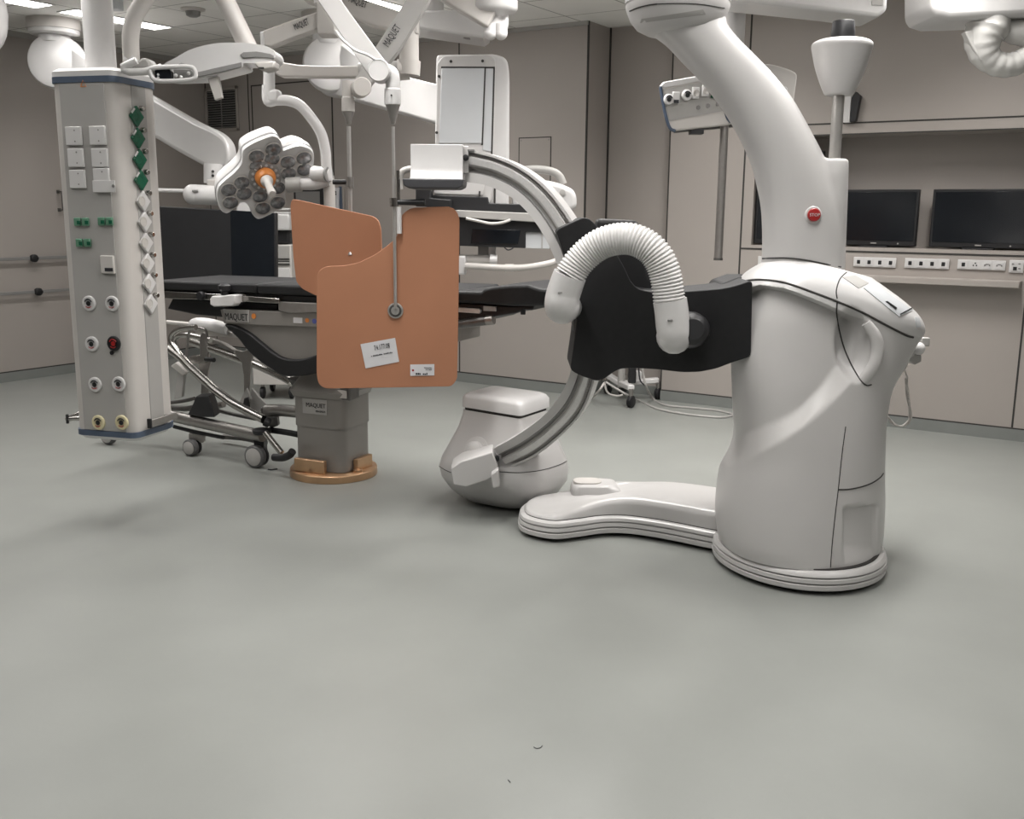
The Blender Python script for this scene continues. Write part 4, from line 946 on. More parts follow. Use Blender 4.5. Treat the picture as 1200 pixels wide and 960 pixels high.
bk = hp(398, 310, q0-n2_*.012, n2_); G().tube([at_z(pb2, vtop(pb2, 300).z), hp(411, 300, q0-n2_*.006, n2_)], .014).done('pole_foot', 'steel2', s2)

# ================================================================ surgical lamp
lp_ = thing('surgical_lamp', 'cross shaped operating lamp with many lenses and an orange centre, hanging over the table', 'lamp', P(310, 255, 5.6))
LD = 5.6
ln = (-FW*.80+RT*.35-UP*.42).normalized()          # the way the lamp faces
l0 = P(305, 205, LD)
head = [(319.3, 158.7), (327, 162), (330.5, 170), (332, 176), (334.5, 175), (350.7, 170), (364, 174.5), (368, 182), (367, 196), (365, 206), (355, 210), (341, 213), (334.5, 224), (335, 237), (332, 242.5), (318.7, 250), (304, 256.7), (297, 253), (292, 243), (286.7, 237.5), (280, 238.5), (272, 246), (264, 250), (257, 244), (254, 231), (255.3, 220), (262.7, 211.5), (275, 201), (283, 190), (284, 177), (291, 170), (304, 163.5)]
hps = spline([hp(x, y, l0, ln) for x, y in head], 4, True); hc = sum(hps, V())/len(hps)
def lring(k, off): return [hc+(p-hc)*k-ln*off for p in hps]
G().loft([lring(.955, -.002), lring(.985, -.006), lring(1.0, .004), lring(1.0, .028)]).done('face_plate', 'face', lp_, ang=40)
G().loft([lring(1.0, .024), lring(1.012, .026), lring(1.012, .04)]).done('rim', 'midgrey', lp_, ang=40)
sh_dir = (UP*.03-RT*.012)
G().loft([[p+UP*0 for p in lring(1.0, .038)], [p+sh_dir*.5 for p in lring(.995, .055)], [p+sh_dir for p in lring(.93, .085)], [p+sh_dir for p in lring(.6, .115)]]).done('lamp_shell', 'white2', lp_, ang=50)
for zx, zy in ((600, 190), (455, 250), (590, 270), (325, 480), (210, 545), (345, 575), (225, 655), (485, 600), (510, 705), (640, 655), (730, 300), (735, 400), (870, 265), (875, 365), (640, 525), (460, 335)):
    c = hp(240+zx/7.5, 150+zy/7.5, l0+ln*.006, ln); a = (RT-ln*RT.dot(ln)).normalized(); b = ln.cross(a)
    r = .036
    def el(k, h): return [c+ln*h+a*(r*k*math.cos(t)*1.15)+b*(r*k*math.sin(t)) for t in [2*math.pi*i/24 for i in range(24)]]
    o = G().loft([el(1.12, 0), el(1.12, .005), el(1.0, .006)], True, False).done('lens_ring', 'cream', lp_)
    G().loft([el(.98, .003), el(.75, .009), el(.3, .012)]).done('lens', 'lens', o)
c = hp(310.5, 207, l0+ln*.006, ln)
G().lathe(c, ln, [(.088, 0), (.088, .006), (.08, .01), (.05, .008)], 36).done('centre_ring', 'midgrey', lp_)
for k_ in range(14):
    t = 2*math.pi*k_/14; G().lathe(c+ln*.008+(a*math.cos(t)+b*math.sin(t))*.068, ln, [(.008, 0), (.008, .003)], 10).done('centre_diode', 'panel', lp_)
G().lathe(c+ln*.008, ln, [(.056, 0), (.052, .03), (.04, .045), (.034, .046)], 32).done('centre_cone', 'orange2', lp_)
G().lathe(c+ln*.05, ln, [(.034, 0), (.032, .02), (.02, .03), (.019, .10), (.022, .15), (.018, .17), (0, .172)], 28).done('handle', 'cream', lp_, ang=50)
def LT(pts, r, name, m='white2', n=18): return G().tube(spline(pts, 6), r, n).done(name, m, lp_)
LT([P(336, 217, 5.62), P(353, 216, 5.62)], .04, 'yoke_grip', 'grey'); LT([P(352, 216, 5.62), P(370, 215.5, 5.62), P(384, 211, 5.62)], .031, 'yoke')
G().lathe(P(364, 203, 5.60), (P(385, 205, 5.60)-P(364, 203, 5.60)), [(.03, 0), (.04, .015), (.04, .1), (.038, .103), (0, .103)], 28).done('yoke_joint', 'white2', lp_); 
G().lathe(P(383.5, 204.5, 5.585), (RT-FW*.5), [(.039, 0), (.039, .012), (0, .012)], 28).done('joint_cap', 'midgrey', lp_)
LT([P(313, 100, 5.6), P(314, 118, 5.6), P(324, 117.5, 5.6), P(338, 118, 5.6), P(352, 124, 5.6), P(366, 140, 5.6), P(376, 156, 5.6), P(381, 175, 5.6), P(382.5, 196, 5.6), P(384, 212, 5.6)], .028, 'drop_arm')
LT([P(384.5, 206, 5.66), P(386, 226, 5.66), P(387, 262, 5.66)], .032, 'yoke_tail', 'cream')
LT([P(315.5, 82, 5.6), P(315.5, 112, 5.6)], .03, 'fork_tube'); G().pbox(311, 104, 327, 121, 5.57, .09).done('fork_collar', 'white2', lp_, .02, 3)
# horizontal arm to the post
G().prism([P(x, y, 5.6) for x, y in ((320, 74), (323, 71.5), (334, 73.5), (350, 76), (372, 77), (425, 77), (425, 90.5), (372, 90.5), (330, 90), (321, 86))], FW*.08).done('horizontal_arm', 'cream', lp_, .01, 3)
LT([P(421, 84, 5.64), P(467, 81.5, 5.64)], .045, 'arm_joint', 'grey')
LT([P(478.5, 88, 5.64), P(479.5, 71, 5.64)], .062, 'post_joint', 'cream'); LT([P(467, 82, 5.64), P(479, 81, 5.64)], .055, 'post_joint', 'cream')
pq = P(479.5, 72, 5.64); G().tube([pq, vtop(pq, 20)], .052, 24).done('post', 'cream', lp_)
bm = G().prism([P(x, y, 5.6) for x, y in ((360, -20), (420, -3), (490, 20), (490, 40), (440, 31), (396, 14), (355, 0))], FW*.1).done('boom', 'cream', lp_, .01, 3)
text('MAQUET', P(408, 1.5, 5.597), P(428, 9.5, 5.597)-P(408, 1.5, 5.597), nn, .05, 'ink', bm, width=.095)
e_ = P(372, -12, 5.66); G().tube([e_, V((e_.x, e_.y, HC))], .06, 24).done('ceiling_tube', 'white2', lp_)

# ================================================================ arm with hand grip and display
ga = thing('suspension_arm', 'white rounded arm housing with hand grip and small dark display, right of the column top', 'arm', P(240, 95, 4.52))
AD = 4.52
hs = [(186, 92), (190, 77), (205, 68), (222, 58.5), (242, 52.5), (262, 50), (290, 50.5), (312, 54), (321, 60), (322, 68), (312, 74), (286, 74), (284, 79), (262, 85), (236, 91.5), (230, 92)]
G().prism([P(p.x, p.y, AD) for p in spline([(a, b, 0) for a, b in hs], 3, True)], FW*.16).done('arm_housing', 'white2', ga, .025, 4)
G().prism([P(x, y, AD-.006) for x, y in ((231, 84.5), (283, 72.5), (283, 78.5), (262, 84), (232, 90.5))], FW*.1).done('trim_band', 'midgrey', ga, .003)
G().prism([P(x, y, AD-.006) for x, y in ((281, 64), (285, 61), (300, 60), (316, 62.5), (321, 65), (321, 69), (300, 67), (285, 68.5))], FW*.1).done('trim_band', 'midgrey', ga, .003)
G().prism([P(x, y, AD-.02) for x, y in ((297, 73), (322, 71), (321, 80), (308, 82.5), (302, 80))], FW*.1).done('fork_mount', 'cream', ga, .008)
G().pbox(303, 78.5, 309, 80.5, AD-.028, .01).done('mount_slot', 'gap', ga)
gp = spline([(176, 82, 0), (182, 79.5, 0), (200, 78.5, 0), (222, 78.5, 0), (228, 82, 0), (229, 90, 0), (222, 93.5, 0), (200, 95, 0), (184, 94.5, 0), (178, 90, 0)], 5, True); gp.append(gp[0])
G().tube([P(p.x, p.y, AD-.08) for p in gp], .0095, 10).done('hand_grip', 'white2', ga)
G().prism([P(x, y, AD-.075) for x, y in ((181, 81), (197, 79.8), (201, 84), (201, 92), (198, 95), (186, 94.8), (181, 90))], FW*.03).done('display', 'blackgloss', ga, .003)
G().prism([P(x, y, AD-.05) for x, y in ((203, 81), (224, 81), (227, 85), (225, 91), (204, 92))], FW*.03).done('grip_back', 'midgrey', ga, .003)
for y in (87.5, 91): G().lathe(P(185.5, y, AD-.078), nn, [(.005, 0), (.005, .004)], 10).done('display_key', 'white2', ga)
for x, y in ((206, 88.5), (212, 90.5), (221, 86)): G().ball(P(x, y, AD-.07), .008).done('grip_clip', 'white2', ga)
G().prism([P(x, y, AD) for x, y in ((200, 79), (213, 72), (219, 75), (225, 80))], FW*.06).done('grip_back', 'midgrey', ga, .004)
G().tube([P(x, y, AD-.06) for x, y in ((190, 79), (170, 84), (152, 84.5), (145, 82), (144.5, 78), (150, 75.5), (160, 71)) ], .016, 12).done('bracket', 'white2', ga)
G().prism([P(x, y, AD-.03) for x, y in ((152, 81), (160, 72), (166, 67.5), (172, 68), (176, 74), (176, 81)) ], FW*.1).done('bracket', 'grey', ga, .01)
G().tube(spline([P(x, y, AD+.01) for x, y in ((154, 75), (153.5, 60), (153, 45), (154.5, 32), (159, 17), (168, 2), (182, -18), (200, -45))], 5), .035, 20).done('bent_tube', 'cream', ga)
G().tube([P(148.5, 73, AD+.01), P(160, 71.5, AD+.01)], .036, 16).done('tube_collar', 'white2', ga)
G().tube([P(293, 60, AD+.06), P(262, -4, AD+.06), P(240, -48, AD+.06)], .04, 20).done('diagonal_tube', 'cream', ga)
mz = (P(200, -45, AD+.01)+P(240, -48, AD+.06))/2
G().box(V((mz.x, mz.y, mz.z+.02)), .35, .12, .07, (RT, FW, UP)).done('tube_bridge', 'cream', ga, .01); G().tube([mz+UP*.02, V((mz.x, mz.y, HC))], .05, 20).done('ceiling_tube', 'white2', ga)
G().prism([P(x, y, AD+.02) for x, y in ((243, 92), (255.5, 89), (260, 114.5), (251.5, 117.5))], FW*.03).done('hanging_flap', 'cream', ga, .003)
LT_ = G().prism([P(x, y, 4.86) for x, y in ((305.5, 39), (308, 36), (340, 24), (371, 14), (374, 16), (374, 33), (340, 45), (318, 54), (307, 53))], FW*.08).done('spring_beam', 'cream', ga, .006)
text('MAQUET', P(346, 35.5, 4.857), P(361, 29, 4.857)-P(346, 35.5, 4.857), nn, .04, 'ink', LT_, width=.07)
G().pbox(371, 2, 392, 40, 4.84, .12).done('beam_head', 'cream', ga, .006); e_ = P(381, 5, 4.9); G().tube([e_, V((e_.x, e_.y, HC))], .05).done('ceiling_tube', 'white2', ga)
G().pbox(305, 37, 309, 57, 4.85, .09).done('beam_end', 'white2', ga, .004)

# ================================================================ heavy pendant arms
def heavy(name, lb, cat, D, disc, rpx, arm, sl, m='white2'):
    t = thing(name, lb, cat, P(disc[0], disc[1]+rpx, D))
    c = P(*disc, D); r = rpx*D/F*1.03
    G().lathe(c+FW*.09, -FW+RT*.12, [(r*.9, 0), (r, .02), (r, .15), (r*.94, .18), (r*.7, .2), (0, .205)], 48).done('joint_disc', m, t, ang=45)
    G().prism([P(p.x, p.y, D+.02-sl*(p.x-disc[0])) for p in spline([(a, b, 0) for a, b in arm], 4, True)], FW*.22).done('arm', m, t, .03, 3)
    cz = V((c.x, c.y, c.z+r*.7)); G().tube([cz, V((c.x, c.y, max(cz.z+.02, HC-.1)))], .12, 28).done('mount_neck', m, t)
    G().lathe(V((c.x, c.y, HC-.12)), UP, [(.17, 0), (.19, .01), (.19, .045), (.15, .05)], 40).done('mount_ring', m, t); G().tube([V((c.x, c.y, HC-.08)), V((c.x, c.y, HC))], .2, 40).done('ceiling_mount', 'cream', t)
    return t
mo = heavy('suspended_monitor', 'wide black screen hanging behind the table below a heavy white ceiling arm', 'monitor', 8.45, (66, 73), 29, [(62, 48), (85, 55), (110, 72), (140, 92), (178, 113), (225, 140), (252, 153), (264, 164), (268, 178), (266, 192), (256, 200), (242, 196), (205, 176), (178, 160), (120, 130), (80, 104), (58, 98)], .0062)
# straight extension so the arm reaches over the table
G().tube([P(250, 192, 7.25), P(250, 215, 7.25)], .065, 24).done('arm_stub', 'white2', mo)
G().pbox(242, 210, 258, 222, 7.18, .14).done('stub_block', 'cream', mo, .01)
for y in (201, 206): G().lathe(P(249.5, y, 7.18), nn, [(.01, 0), (.01, .004)], 10).done('screw', 'gap', mo)
G().tube([P(227, 228, 7.2), P(272, 229.5, 7.2)], .068, 28).done('tilt_joint', 'white2', mo, .01)
G().ball(P(227, 228, 7.2), .072).done('tilt_knob', 'white2', mo); G().pbox(225, 222.5, 232, 225, 7.12, .02).done('knob_mark', 'midgrey', mo, .002)
G().tube([P(150, 222, 7.22), P(222, 224, 7.22)], .014, 12).done('grab_bar', 'white2', mo)
G().pbox(276, 226, 294, 250, 7.22, .08).done('screen_mount', 'white2', mo, .01)
a_, b_ = P(184, 242, 7.15), P(323.5, 329, 7.0)
G().prism([P(184, 241.5, 7.1), P(323.5, 249.5, 7.1), P(324, 333, 7.1), P(188, 334, 7.1)], FW*.06).done('housing', 'blackplastic', mo, .006)
G().prism([P(270, 246.5, 7.099), P(321, 249.5, 7.099), P(321.5, 331, 7.099), P(272, 331.5, 7.099)], -FW*.002).done('screen', 'blackgloss', mo)

ep = heavy('equipment_pendant', 'tall white equipment column with black shelves behind the C-arm', 'equipment column', 8.1, (386, 76), 29.5, [(375, 48), (396, 50), (420, 66), (445, 80), (478, 90), (510, 98), (540, 105), (540, 150), (515, 145), (480, 135), (440, 124), (405, 114), (372, 103)], .0088)
ED = 6.6
def erng(x0, x1, y, d0, d1, r=.05):
    l0, l1, z = lat(P(x0, y, ED)), lat(P(x1, y, ED)), P((x0+x1)/2, y, ED).z
    return rounded([W(l0, ED+d0, z), W(l1, ED+d0, z), W(l1, ED+d1, z), W(l0, ED+d1, z)], r, 5)
q = rounded([P(x, y, ED) for x, y in ((511, 68), (513, 64), (580, 63), (594, 68), (597, 85), (596, 252), (509, 240))], .06, 6)
G().prism([P(p_[0], p_[1], ED) for p_ in []] or q, FW*.34).done('column_housing', 'white2', ep, .03, 4)
qa = rounded([P(x, y, ED-.012) for x, y in ((512, 74), (519, 65), (574, 64), (581, 70), (577, 240), (509, 236))], .05, 5)
G().prism(qa, FW*.05).done('front_frame', 'white', ep, .006)
G().prism([P(x, y, ED-.018) for x, y in ((517.5, 79.5), (568, 79.5), (564.5, 168), (514.5, 168))], FW*.02).done('door', 'panel', ep, .003)
G().prism([P(x, y, ED-.016) for x, y in ((569, 79.5), (580, 80), (576, 178), (565.5, 176))], FW*.02).done('cable_cover', 'panel', ep, .003)
for a_, b_ in (((568.5, 79), (565, 170)), ((579, 80), (575.5, 205)), ((517, 79), (580, 79.3)), ((580.5, 195), (579.5, 245))): G().tube([P(*a_, ED-.014), P(*b_, ED-.014)], .006, 6).done('panel_gap', 'gap', ep)
for x, y in ((528.5, 72), (565.5, 71.5), (514.5, 89.5), (511.8, 155.5)): G().lathe(P(x, y, ED-.012), nn, [(.009, 0), (.009, .004)], 12).done('screw', 'gap', ep)
G().prism([P(x, y, ED-.02) for x, y in ((510, 212), (568, 214), (566, 229), (508, 227))], FW*.02).done('lower_door', 'white', ep, .003); G().lathe(P(546, 209.5, ED-.02), nn, [(.008, 0), (.008, .004)], 10).done('screw', 'gap', ep)
G().pbox(561, 224, 563, 230, ED-.04, .02).done('door_latch', 'gap', ep)
# black rear carrier with rounded white end and tube handle
G().prism([P(x, y, ED-.03) for x, y in ((500, 228), (572, 231), (573, 238), (640, 240), (662, 245), (640, 253), (500, 245))], FW*.4).done('shelf', 'blackplastic', ep, .006)
G().prism([P(x, y, ED-.2) for x, y in ((487, 219), (506, 219), (504, 232), (528, 234), (528, 243.5), (487, 242))], FW*.2).done('keyboard_bracket', 'blackplastic', ep, .006)
G().prism([P(x, y, ED-.08) for x, y in ((533, 246), (650, 251), (650, 262), (533, 254.5))], FW*.45).done('light_shelf', 'grey', ep, .005)
G().prism([P(x, y, ED-.04) for x, y in ((533, 254.5), (640, 261), (645, 272), (616, 272), (616, 291), (533, 288))], FW*.35).done('device', 'blackplastic', ep, .006)
G().prism([P(x, y, ED-.05) for x, y in ((553.5, 268), (610, 270), (607, 286), (552, 285))], FW*.03).done('device_screen', 'blackgloss', ep, .003)
G().prism([P(x, y, ED-.02) for x, y in ((616, 271), (644, 273), (644, 292), (615, 291))], FW*.3).done('device_side', 'panel', ep, .004)
G().pbox(634.5, 272, 636, 291, ED-.026, .02).done('device_edge', 'grey', ep)
G().tube(spline([P(x, y, ED-.1) for x, y in ((546, 256), (560, 259), (575, 262), (588, 261), (598, 258))], 5), .009, 8).done('handle', 'cream', ep)
G().tube(spline([P(x, y, ED-.06) for x, y in ((591, 290), (595, 293), (599, 292), (602, 290))], 4), .004, 6).done('cable_loop', 'ink', ep)
G().pbox(560, 288, 573, 302, ED+.05, .12).done('carrier_neck', 'midgrey', ep, .006); G().pbox(572, 288, 581, 302, ED+.05, .1).done('carrier_neck', 'white2', ep, .006)
G().tube([P(520, 304, ED+.06), P(582, 305, ED+.06)], .032, 20).done('carrier_tube', 'cream', ep); G().tube([P(574, 304.5, ED+.02), P(582.5, 305, ED+.02)], .036, 20).done('carrier_tube', 'white2', ep)
G().pbox(534, 300, 546, 322, ED-.02, .1).done('handle_plate', 'white2', ep, .01)
G().tube(spline([P(x, y, ED-.05) for x, y in ((545, 311.5), (565, 312.5), (595, 314), (620, 313), (645, 308.5), (654, 304), (657, 297))], 5), .021, 14).done('tube_handle', 'cream', ep)
G().tube([P(592, 314, ED-.05), P(602, 314, ED-.05)], .025, 14).done('handle_joint', 'cream', ep)
q = [P(x, y, ED+.1) for x, y in ((600, 212), (640, 210.5), (660, 216), (672, 222), (676, 230), (676, 246), (640, 250), (600, 250))]
G().prism(rounded(q, .05, 5), FW*.3).done('side_housing', 'white2', ep, .03, 4)
G().tube(spline([P(x, y, ED+.15) for x, y in ((606, 201), (625, 198.5), (645, 200.5), (655, 206), (660, 216))], 5), .026, 14).done('tube_handle', 'grey', ep)
G().lathe(P(659, 226, ED+.1), nn, [(.02, 0), (.02, .01), (0, .012)], 16).done('side_knob', 'grey', ep)
G().tube(spline([P(x, y, ED-.1) for x, y in ((469, 222), (468, 212), (471, 202), (478, 198.5), (486, 198))], 5), .02, 14).done('tube_handle', 'grey', ep); G().tube([P(484, 198.5, ED-.1), P(520, 200, ED+.05)], .02, 12).done('tube_handle', 'grey', ep)

# broad white booms below the ceiling
bo = thing('ceiling_boom', 'broad white boom below the ceiling left of the hanging joint, in the middle', 'boom', P(500, 45, 6.6))
G().prism([P(x, y, 6.6) for x, y in ((468, 14), (520, 11), (545, 12), (570, 20), (573, 40), (566, 44.5), (520, 38), (480, 32), (462, 30))], FW*.35).done('boom_body', 'white2', bo, .015, 3)
G().lathe(P(552, 43.5, 6.7)-UP*.0, -UP, [(.05, -.02), (.05, .006), (.04, .01)], 24).done('lens_cap', 'midgrey', bo)
c = P(500, 20, 6.75); G().tube([c, V((c.x, c.y, HC))], .11, 28).done('ceiling_tube', 'white2', bo)
j = thing('ceiling_joint', 'white ceiling joint with twin knobs and a slanting arm, top centre', 'joint', P(577, 45, 5.9))
c = P(578, 30, 5.9); G().tube([c, V((c.x, c.y, HC))], .055, 24).done('ceiling_tube', 'white2', j)
z8 = vtop(c, 6).z; G().lathe(V((c.x, c.y, z8-.04)), UP, [(.06, -.02), (.12, 0), (.135, .02), (.135, .06), (.1, .07)], 36).done('joint_disc', 'white2', j)
G().beam(P(520, -10, 5.85), P(577, 24, 5.85), .09, .1).done('slanting_arm', 'cream', j, .012, 3)
for dx in (-6, 6): G().tube([P(581+dx, 28, 5.86), P(581+dx, 37, 5.86)], .036, 20).ball(P(581+dx, 39, 5.86), .037).done('knob', 'white2', j)
G().pbox(575, 15, 596, 32, 5.87, .09).done('joint_block', 'white2', j, .015, 3)
e_ = P(520, -10, 5.85); G().tube([e_, V((e_.x, e_.y, HC))], .05).done('ceiling_tube', 'white2', j)

# ================================================================ right hand pendant
rp_ = thing('supply_pendant', 'tilted grey socket box hanging on a white tube behind the curved neck', 'supply column', P(850, 155, 5.9))
RD = 5.9
tp = P(857, 60, RD+.1); G().tube([vtop(tp, 84), V((tp.x, tp.y, HC))], .07, 28).done('ceiling_tube', 'white2', rp_)
bxn = hp
fa = [(773, 102), (777, 97), (830, 88), (862, 84), (866, 140), (855, 147), (790, 154), (783, 150)]
fr_ = V((0, 0, 0))
rn = (-FW+RT*.35-UP*.1).normalized(); r0 = P(820, 120, RD)
def rf(x, y, off=0): return hp(x, y, r0+rn*off, rn)
G().prism(rounded([rf(x, y) for x, y in fa], .03, 4), (ray(765, 120).normalized()*.28+RT*.02)).done('box_body', 'cream', rp_, .012, 3)
G().prism([rf(x, y, .003) for x, y in ((776.5, 105), (835, 94), (848, 130), (785, 141.5))], -rn*.01).done('front_panel', 'grey', rp_)
G().prism([rf(x, y, .004) for x, y in ((774, 101), (779, 96), (830, 87), (850, 84), (850, 90), (779, 103))], -rn*.02).done('top_strip', 'white2', rp_, .004)
G().tube(spline([rf(x, y, .002) for x, y in ((774, 102), (776, 115), (780, 135), (785, 150), (791, 153.5))], 4), .009, 8).done('trim_band', 'bluegrey', rp_)
G().tube(spline([rf(x, y, .002) for x, y in ((849, 125), (852, 137), (856, 143))], 4), .009, 8).done('trim_band', 'bluegrey', rp_)
ex_ = (RT-rn*RT.dot(rn)).normalized(); ey_ = rn.cross(ex_)
for x, y in ((782.5, 116.5), (804, 111.5)):
    c = rf(x, y, .004); o = G().lathe(c, rn, [(.03, 0), (.03, .012), (.025, .018), (.012, .016), (0, .016)], 28).done('gas_outlet', 'white2', rp_); G().lathe(c+rn*.016, rn, [(.013, 0), (.013, .004), (0, .004)], 18).done('outlet_core', 'blackplastic', o)
    G().tube([c+rn*.018+(ex_*math.cos(t)+ey_*math.sin(t))*.019 for t in [math.radians(20+14*k_) for k_ in range(10)]], .004, 6).done('outlet_mark', 'ink', o)
for x, y, m_ in ((791.5, 114.5, 'w'), (814.5, 109, 's'), (826, 106.5, 's'), (837, 108, 'g')):
    c = rf(x, y, .004); o = G().box(c+rn*.006, .044, .012, .062, (ex_, rn, ey_)).done('socket_plate', 'white2' if m_ != 'g' else 'green', rp_, .004)
    if m_ == 's': G().lathe(c+rn*.012, rn, [(.018, 0), (.018, .004), (.014, .001), (0, .001)], 20).done('socket_well', 'cream', o)
    if m_ == 'w': G().box(c+rn*.013-ey_*.02, .03, .004, .018, (ex_, rn, ey_)).done('switch_label', 'ink', o)
for x, y in ((818, 126), (829.5, 124), (841, 122)): G().lathe(rf(x, y, .003), rn, [(.012, 0), (.012, .006), (0, .006)], 14).done('ground_pin', 'midgrey', rp_)
G().pbox(809.5, 151, 825, 157, RD+.02, .08).done('lower_catch', 'blackplastic', rp_, .003)
G().tube([rf(790, 153.5, -.1), rf(860, 147, -.1)], .012).done('lower_edge', 'dksteel', rp_)
q_ = P(849, 148, RD+.12); b0 = vtop(q_, 146); 
lo = q_.z-1.4
while px_of(V((q_.x, q_.y, lo)))[1] > 304: lo += .01
G().tube([V((q_.x, q_.y, lo)), b0], .024, 20).done('equipment_pole', 'steel2', rp_); G().lathe(V((q_.x, q_.y, lo-.012)), UP, [(.027, 0), (.027, .014)], 20).done('pole_end', 'dksteel', rp_)
G().prism(rounded([P(x, y, RD+.15) for x, y in ((870, 84), (892, 75), (905, 75), (925, 81), (935, 86), (929, 130), (880, 130))], .03, 4), FW*.12).done('end_panel', 'cream', rp_, .01, 3)
G().tube([P(862, 110, RD+.15), P(885, 110, RD+.2)], .08, 20).done('box_link', 'cream', rp_)
G().tube(spline([P(x, y, RD+.12) for x, y in ((914, 110), (918, 104), (921, 104), (921, 112), (917, 120))], 4), .008, 8).done('panel_hook', 'white2', rp_)
b2 = thing('ceiling_boom', 'long white boom below the ceiling above the scanner head, upper right', 'boom', P(950, 22, 5.6))
G().prism([P(x, y, 5.6) for x, y in ((846, -30), (1000, -20), (1041, -8), (1040, 12), (1030, 20), (980, 13.5), (870, 2), (840, 0))], FW*.3).done('boom_body', 'white2', b2, .02, 3)
G().lathe(P(1002, 16.5, 5.7), -UP, [(.055, -.02), (.055, .004), (.045, .008)], 24).done('lens_cap', 'midgrey', b2)
G().pbox(1022, -4, 1035, 6, 5.595, .01).done('type_plate', 'grey', b2)
c = P(900, -12, 5.75); G().tube([c, V((c.x, c.y, HC))], .1, 28).done('ceiling_tube', 'white2', b2)
b3 = thing('ceiling_boom', 'white boom end at the top right corner with a film wrapped joint below it', 'boom', P(1160, 80, 4.9))
G().prism([P(x, y, 4.9) for x, y in ((1092, -40), (1260, -40), (1260, 16), (1150, 21.5), (1112, 22.5), (1098, 18), (1092, 12))], FW*.35).done('boom_body', 'white2', b3, .03, 4)
c = P(1180, -20, 5.05); G().tube([c, V((c.x, c.y, HC))], .09, 24).done('ceiling_tube', 'white2', b3)
fw_ = spline([P(x, y, 5.0) for x, y in ((1160, 8), (1158, 30), (1152, 48), (1156, 66), (1172, 76), (1192, 74), (1210, 62))], 7)
G().tube(fw_, [lin([0, 8, 14, 24, 45], [.085, .10, .085, .058, .052], i)+.002*math.sin(i*1.7) for i in range(len(fw_))], 22).done('film_wrap', 'film2', b3)
G().prism([P(x, y, 4.95) for x, y in ((1131, 37), (1142, 35), (1158, 40), (1164, 60), (1150, 72), (1141, 58))], FW*.05).done('film_flap', 'film', b3, .005)
G().tube(spline([P(x, y, 5.0) for x, y in ((1165, 32), (1185, 36), (1215, 40))], 5), [.055, .05, .045, .045, .05, .055, .06, .06, .065, .065, .07], 18).done('film_wrap', 'film', b3)
# white rounded housing cut by the left edge
b4 = thing('ceiling_housing', 'white rounded housing cut off by the left edge of the picture', 'housing', P(-12, 55, 5.5))
c = P(-18, 18, 5.5); G().ball(c, .12, 24, (.95, .8, 1.6)).done('shell', 'white2', b4); G().tube([c, V((c.x, c.y, HC))], .04).done('ceiling_tube', 'white2', b4)
c = P(131, 0, 8.2)
b5 = thing('ceiling_bracket', 'small pale bracket on the ceiling behind the white column', 'bracket', c)
G().pbox(122, -6, 138, 10, 7.0, .1).done('bracket_body', 'panel', b5, .006); c = P(130, -4, 7.05); G().tube([c, V((c.x, c.y, HC))], .03).done('bracket_tube', 'white2', b5)

# ================================================================ carts
ct = thing('equipment_cart', 'white drawer cart with a black unit seen between screen and copper coloured shield', 'cart', hz(333, 395, 0) if False else P(320, 400, 8.2))
CD = 8.0
fz = lambda x, y: P(x, y, CD)
l0, l1 = lat(fz(292, 300)), lat(fz(342, 300))
def cbox(za, zb, name, m, x0=None, x1=None, d=0, t=.45, bev=.006):
    a = l0 if x0 is None else lat(fz(x0, 290)); b = l1 if x1 is None else lat(fz(x1, 290))
    return G().prism([W(a, CD+d, za), W(b, CD+d, za), W(b, CD+d, zb), W(a, CD+d, zb)], FW*t).done(name, m, ct, bev)
BASE[ct.name] = W((l0+l1)/2, CD+.2, 0); ct.location = BASE[ct.name]
zz_ = lambda y: fz(333, y).z
cbox(.12, zz_(287), 'body', 'cream', 290, 341)
for y0, y1, m_ in ((288, 303, 'grey'), (305, 309, 'grey'), (314, 327, 'white2')): cbox(zz_(y1), zz_(y0), 'drawer', m_, 292, 339, -.012, .02, .003)
for y in (303.5, 306, 309.5): cbox(zz_(y+.9), zz_(y-.5), 'drawer_gap', 'gap', 292, 339, -.013, .02, 0)
cbox(zz_(286.5), zz_(270), 'black_unit', 'blackplastic', 300, 338, .05, .3, .02)
cbox(zz_(270), zz_(251), 'top_unit', 'white2', 296, 340, .0, .4, .012)
for y in (251, 246.5): cbox(zz_(y), zz_(y-2.6), 'top_shelf', 'white2', 296, 340, .02, .4, .004)
cbox(zz_(287), zz_(244), 'post', 'panel', 338, 343, .2, .06, .004)
for a in (l0+.05, l1-.05):
    for d in (.06, .4):
        o = W(a, CD+d, .05); G().lathe(o-RT*.015, RT, [(.044, 0), (.05, .006), (.05, .024), (.044, .03)], 20).done('castor', 'blackplastic', ct); G().tube([o, o+UP*.08], .015).done('castor_stem', 'steel', ct)
# stand in the alcove
st = thing('mobile_stand', 'white castor stand with cables in the wall alcove behind the black arm', 'stand', V((-3.62, 7.3, 0)))
cb_ = V((-3.66, 7.34, 0))
lg = [(-.15, -.30), (.24, .20), (-.27, .16), (.22, -.18)]
lg_px = [hz(739, 478), hz(771, 468), hz(712, 462), hz(745, 458)]
for p in lg_px:
    p = V((p.x, p.y, .05)); p.y = min(p.y, 7.52)
    o = G().lathe(p-U*.02, U, [(.04, 0), (.048, .006), (.048, .014), (.042, .018), (.042, .024), (.048, .028), (.048, .036), (.04, .042)], 24).done('castor', 'blackplastic', st)
    G().tube([p+UP*.03, p+UP*.1], .018).done('castor_stem', 'steel2', o)
    G().beam(p+UP*.11, cb_+UP*.13, .055, .045).done('leg', 'white2', st, .01)
G().tube([cb_+UP*.1, cb_+UP*.95], .03).done('post', 'grey', st); G().box(cb_+UP*.75, .3, .25, .35).done('control_box', 'grey', st, .01)
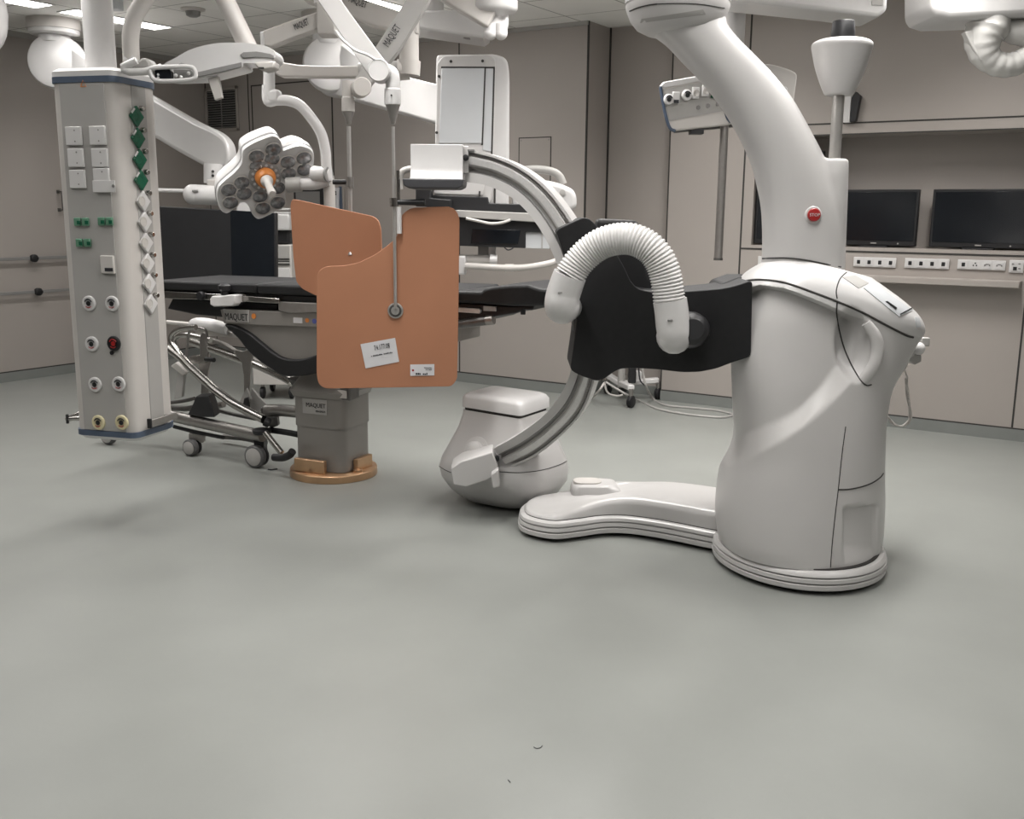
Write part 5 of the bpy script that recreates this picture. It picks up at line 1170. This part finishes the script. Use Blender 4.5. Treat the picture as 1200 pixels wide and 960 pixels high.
G().box(hz(739, 452)*0+P(740.5, 439, 8.0), .06, .08, .13, (RT, FW, UP)).done('cable_hook', 'blackplastic', st, .008)
G().pbox(744, 436, 752, 448, 8.0, .1).done('plug_box', 'white2', st, .004)
def cable(pts, r, m, nm): return G().tube(spline(pts, 8), r, 8).done(nm, m, st)
f_ = lambda x, y, z=.008: hz(x, y, z)
cable([P(752, 425, 7.9), P(754, 440, 7.9), P(758, 455, 7.9), f_(766, 468), f_(780, 475), f_(810, 478), f_(840, 481), f_(857, 485), f_(857, 487.5), f_(840, 489), f_(800, 485), f_(770, 479), f_(750, 470), P(735, 463, 7.8), P(710, 448, 7.9)], .009, 'grey', 'cable')
cable([P(708, 448, 7.9), P(712, 460, 7.9), P(722, 464, 7.9), P(730, 463, 7.9)], .008, 'cream', 'cable')
cable([P(708, 449, 7.8), P(702, 458, 7.8), f_(694, 466)], .009, 'cream', 'cable')
cable([P(748, 425, 7.95), P(750, 445, 7.95), P(756, 452, 8.0)], .006, 'ink', 'cable')
# crumbs on the floor
def crumb(pts, r, lb): 
    tag(G().tube(spline([hz(x, y, r) for x, y in pts], 4), r, 6).done('floor_debris', 'ink', None), lb, 'debris', 'bits lying on the floor', 'thing')
crumb(((625.5, 875.6), (629, 877.2), (633, 876.5), (635.5, 874)), .0012, 'small curved dark thread lying in the foreground of the floor'); crumb(((595.5, 914), (598, 917)), .0012, 'tiny dark speck on the floor below the curved thread')
crumb(((314, 550), (318, 550.5), (325, 549.5)), .004, 'small dark piece on the floor right of the trolley wheel')
# ================================================================ camera, world, exposure
cam = bpy.data.cameras.new('camera'); co_ = bpy.data.objects.new('camera', cam); C.objects.link(co_)
cam.sensor_width = 36; cam.sensor_fit = 'HORIZONTAL'; cam.lens = 36*F/1200; cam.clip_start = .05
fwd = FW*math.cos(PIT)-UP*math.sin(PIT); upv = FW*math.sin(PIT)+UP*math.cos(PIT)
c, s = math.cos(ROL), math.sin(ROL)
r_ = RT*c+upv*s; u_ = -RT*s+upv*c
mt = Matrix((r_, u_, -fwd)).transposed().to_4x4(); mt.translation = CAM; co_.matrix_world = mt
sc = bpy.context.scene; sc.camera = co_
w = bpy.data.worlds.new('world'); sc.world = w; w.use_nodes = True
w.node_tree.nodes['Background'].inputs[0].default_value = (.8, .8, .8, 1); w.node_tree.nodes['Background'].inputs[1].default_value = .0
sc.view_settings.view_transform = 'Standard'; sc.view_settings.look = 'None'; sc.view_settings.exposure = EXPO; sc.view_settings.gamma = 1; sc.view_settings.use_curve_mapping = False
sc.cycles.max_bounces = 8; sc.cycles.use_denoising = True
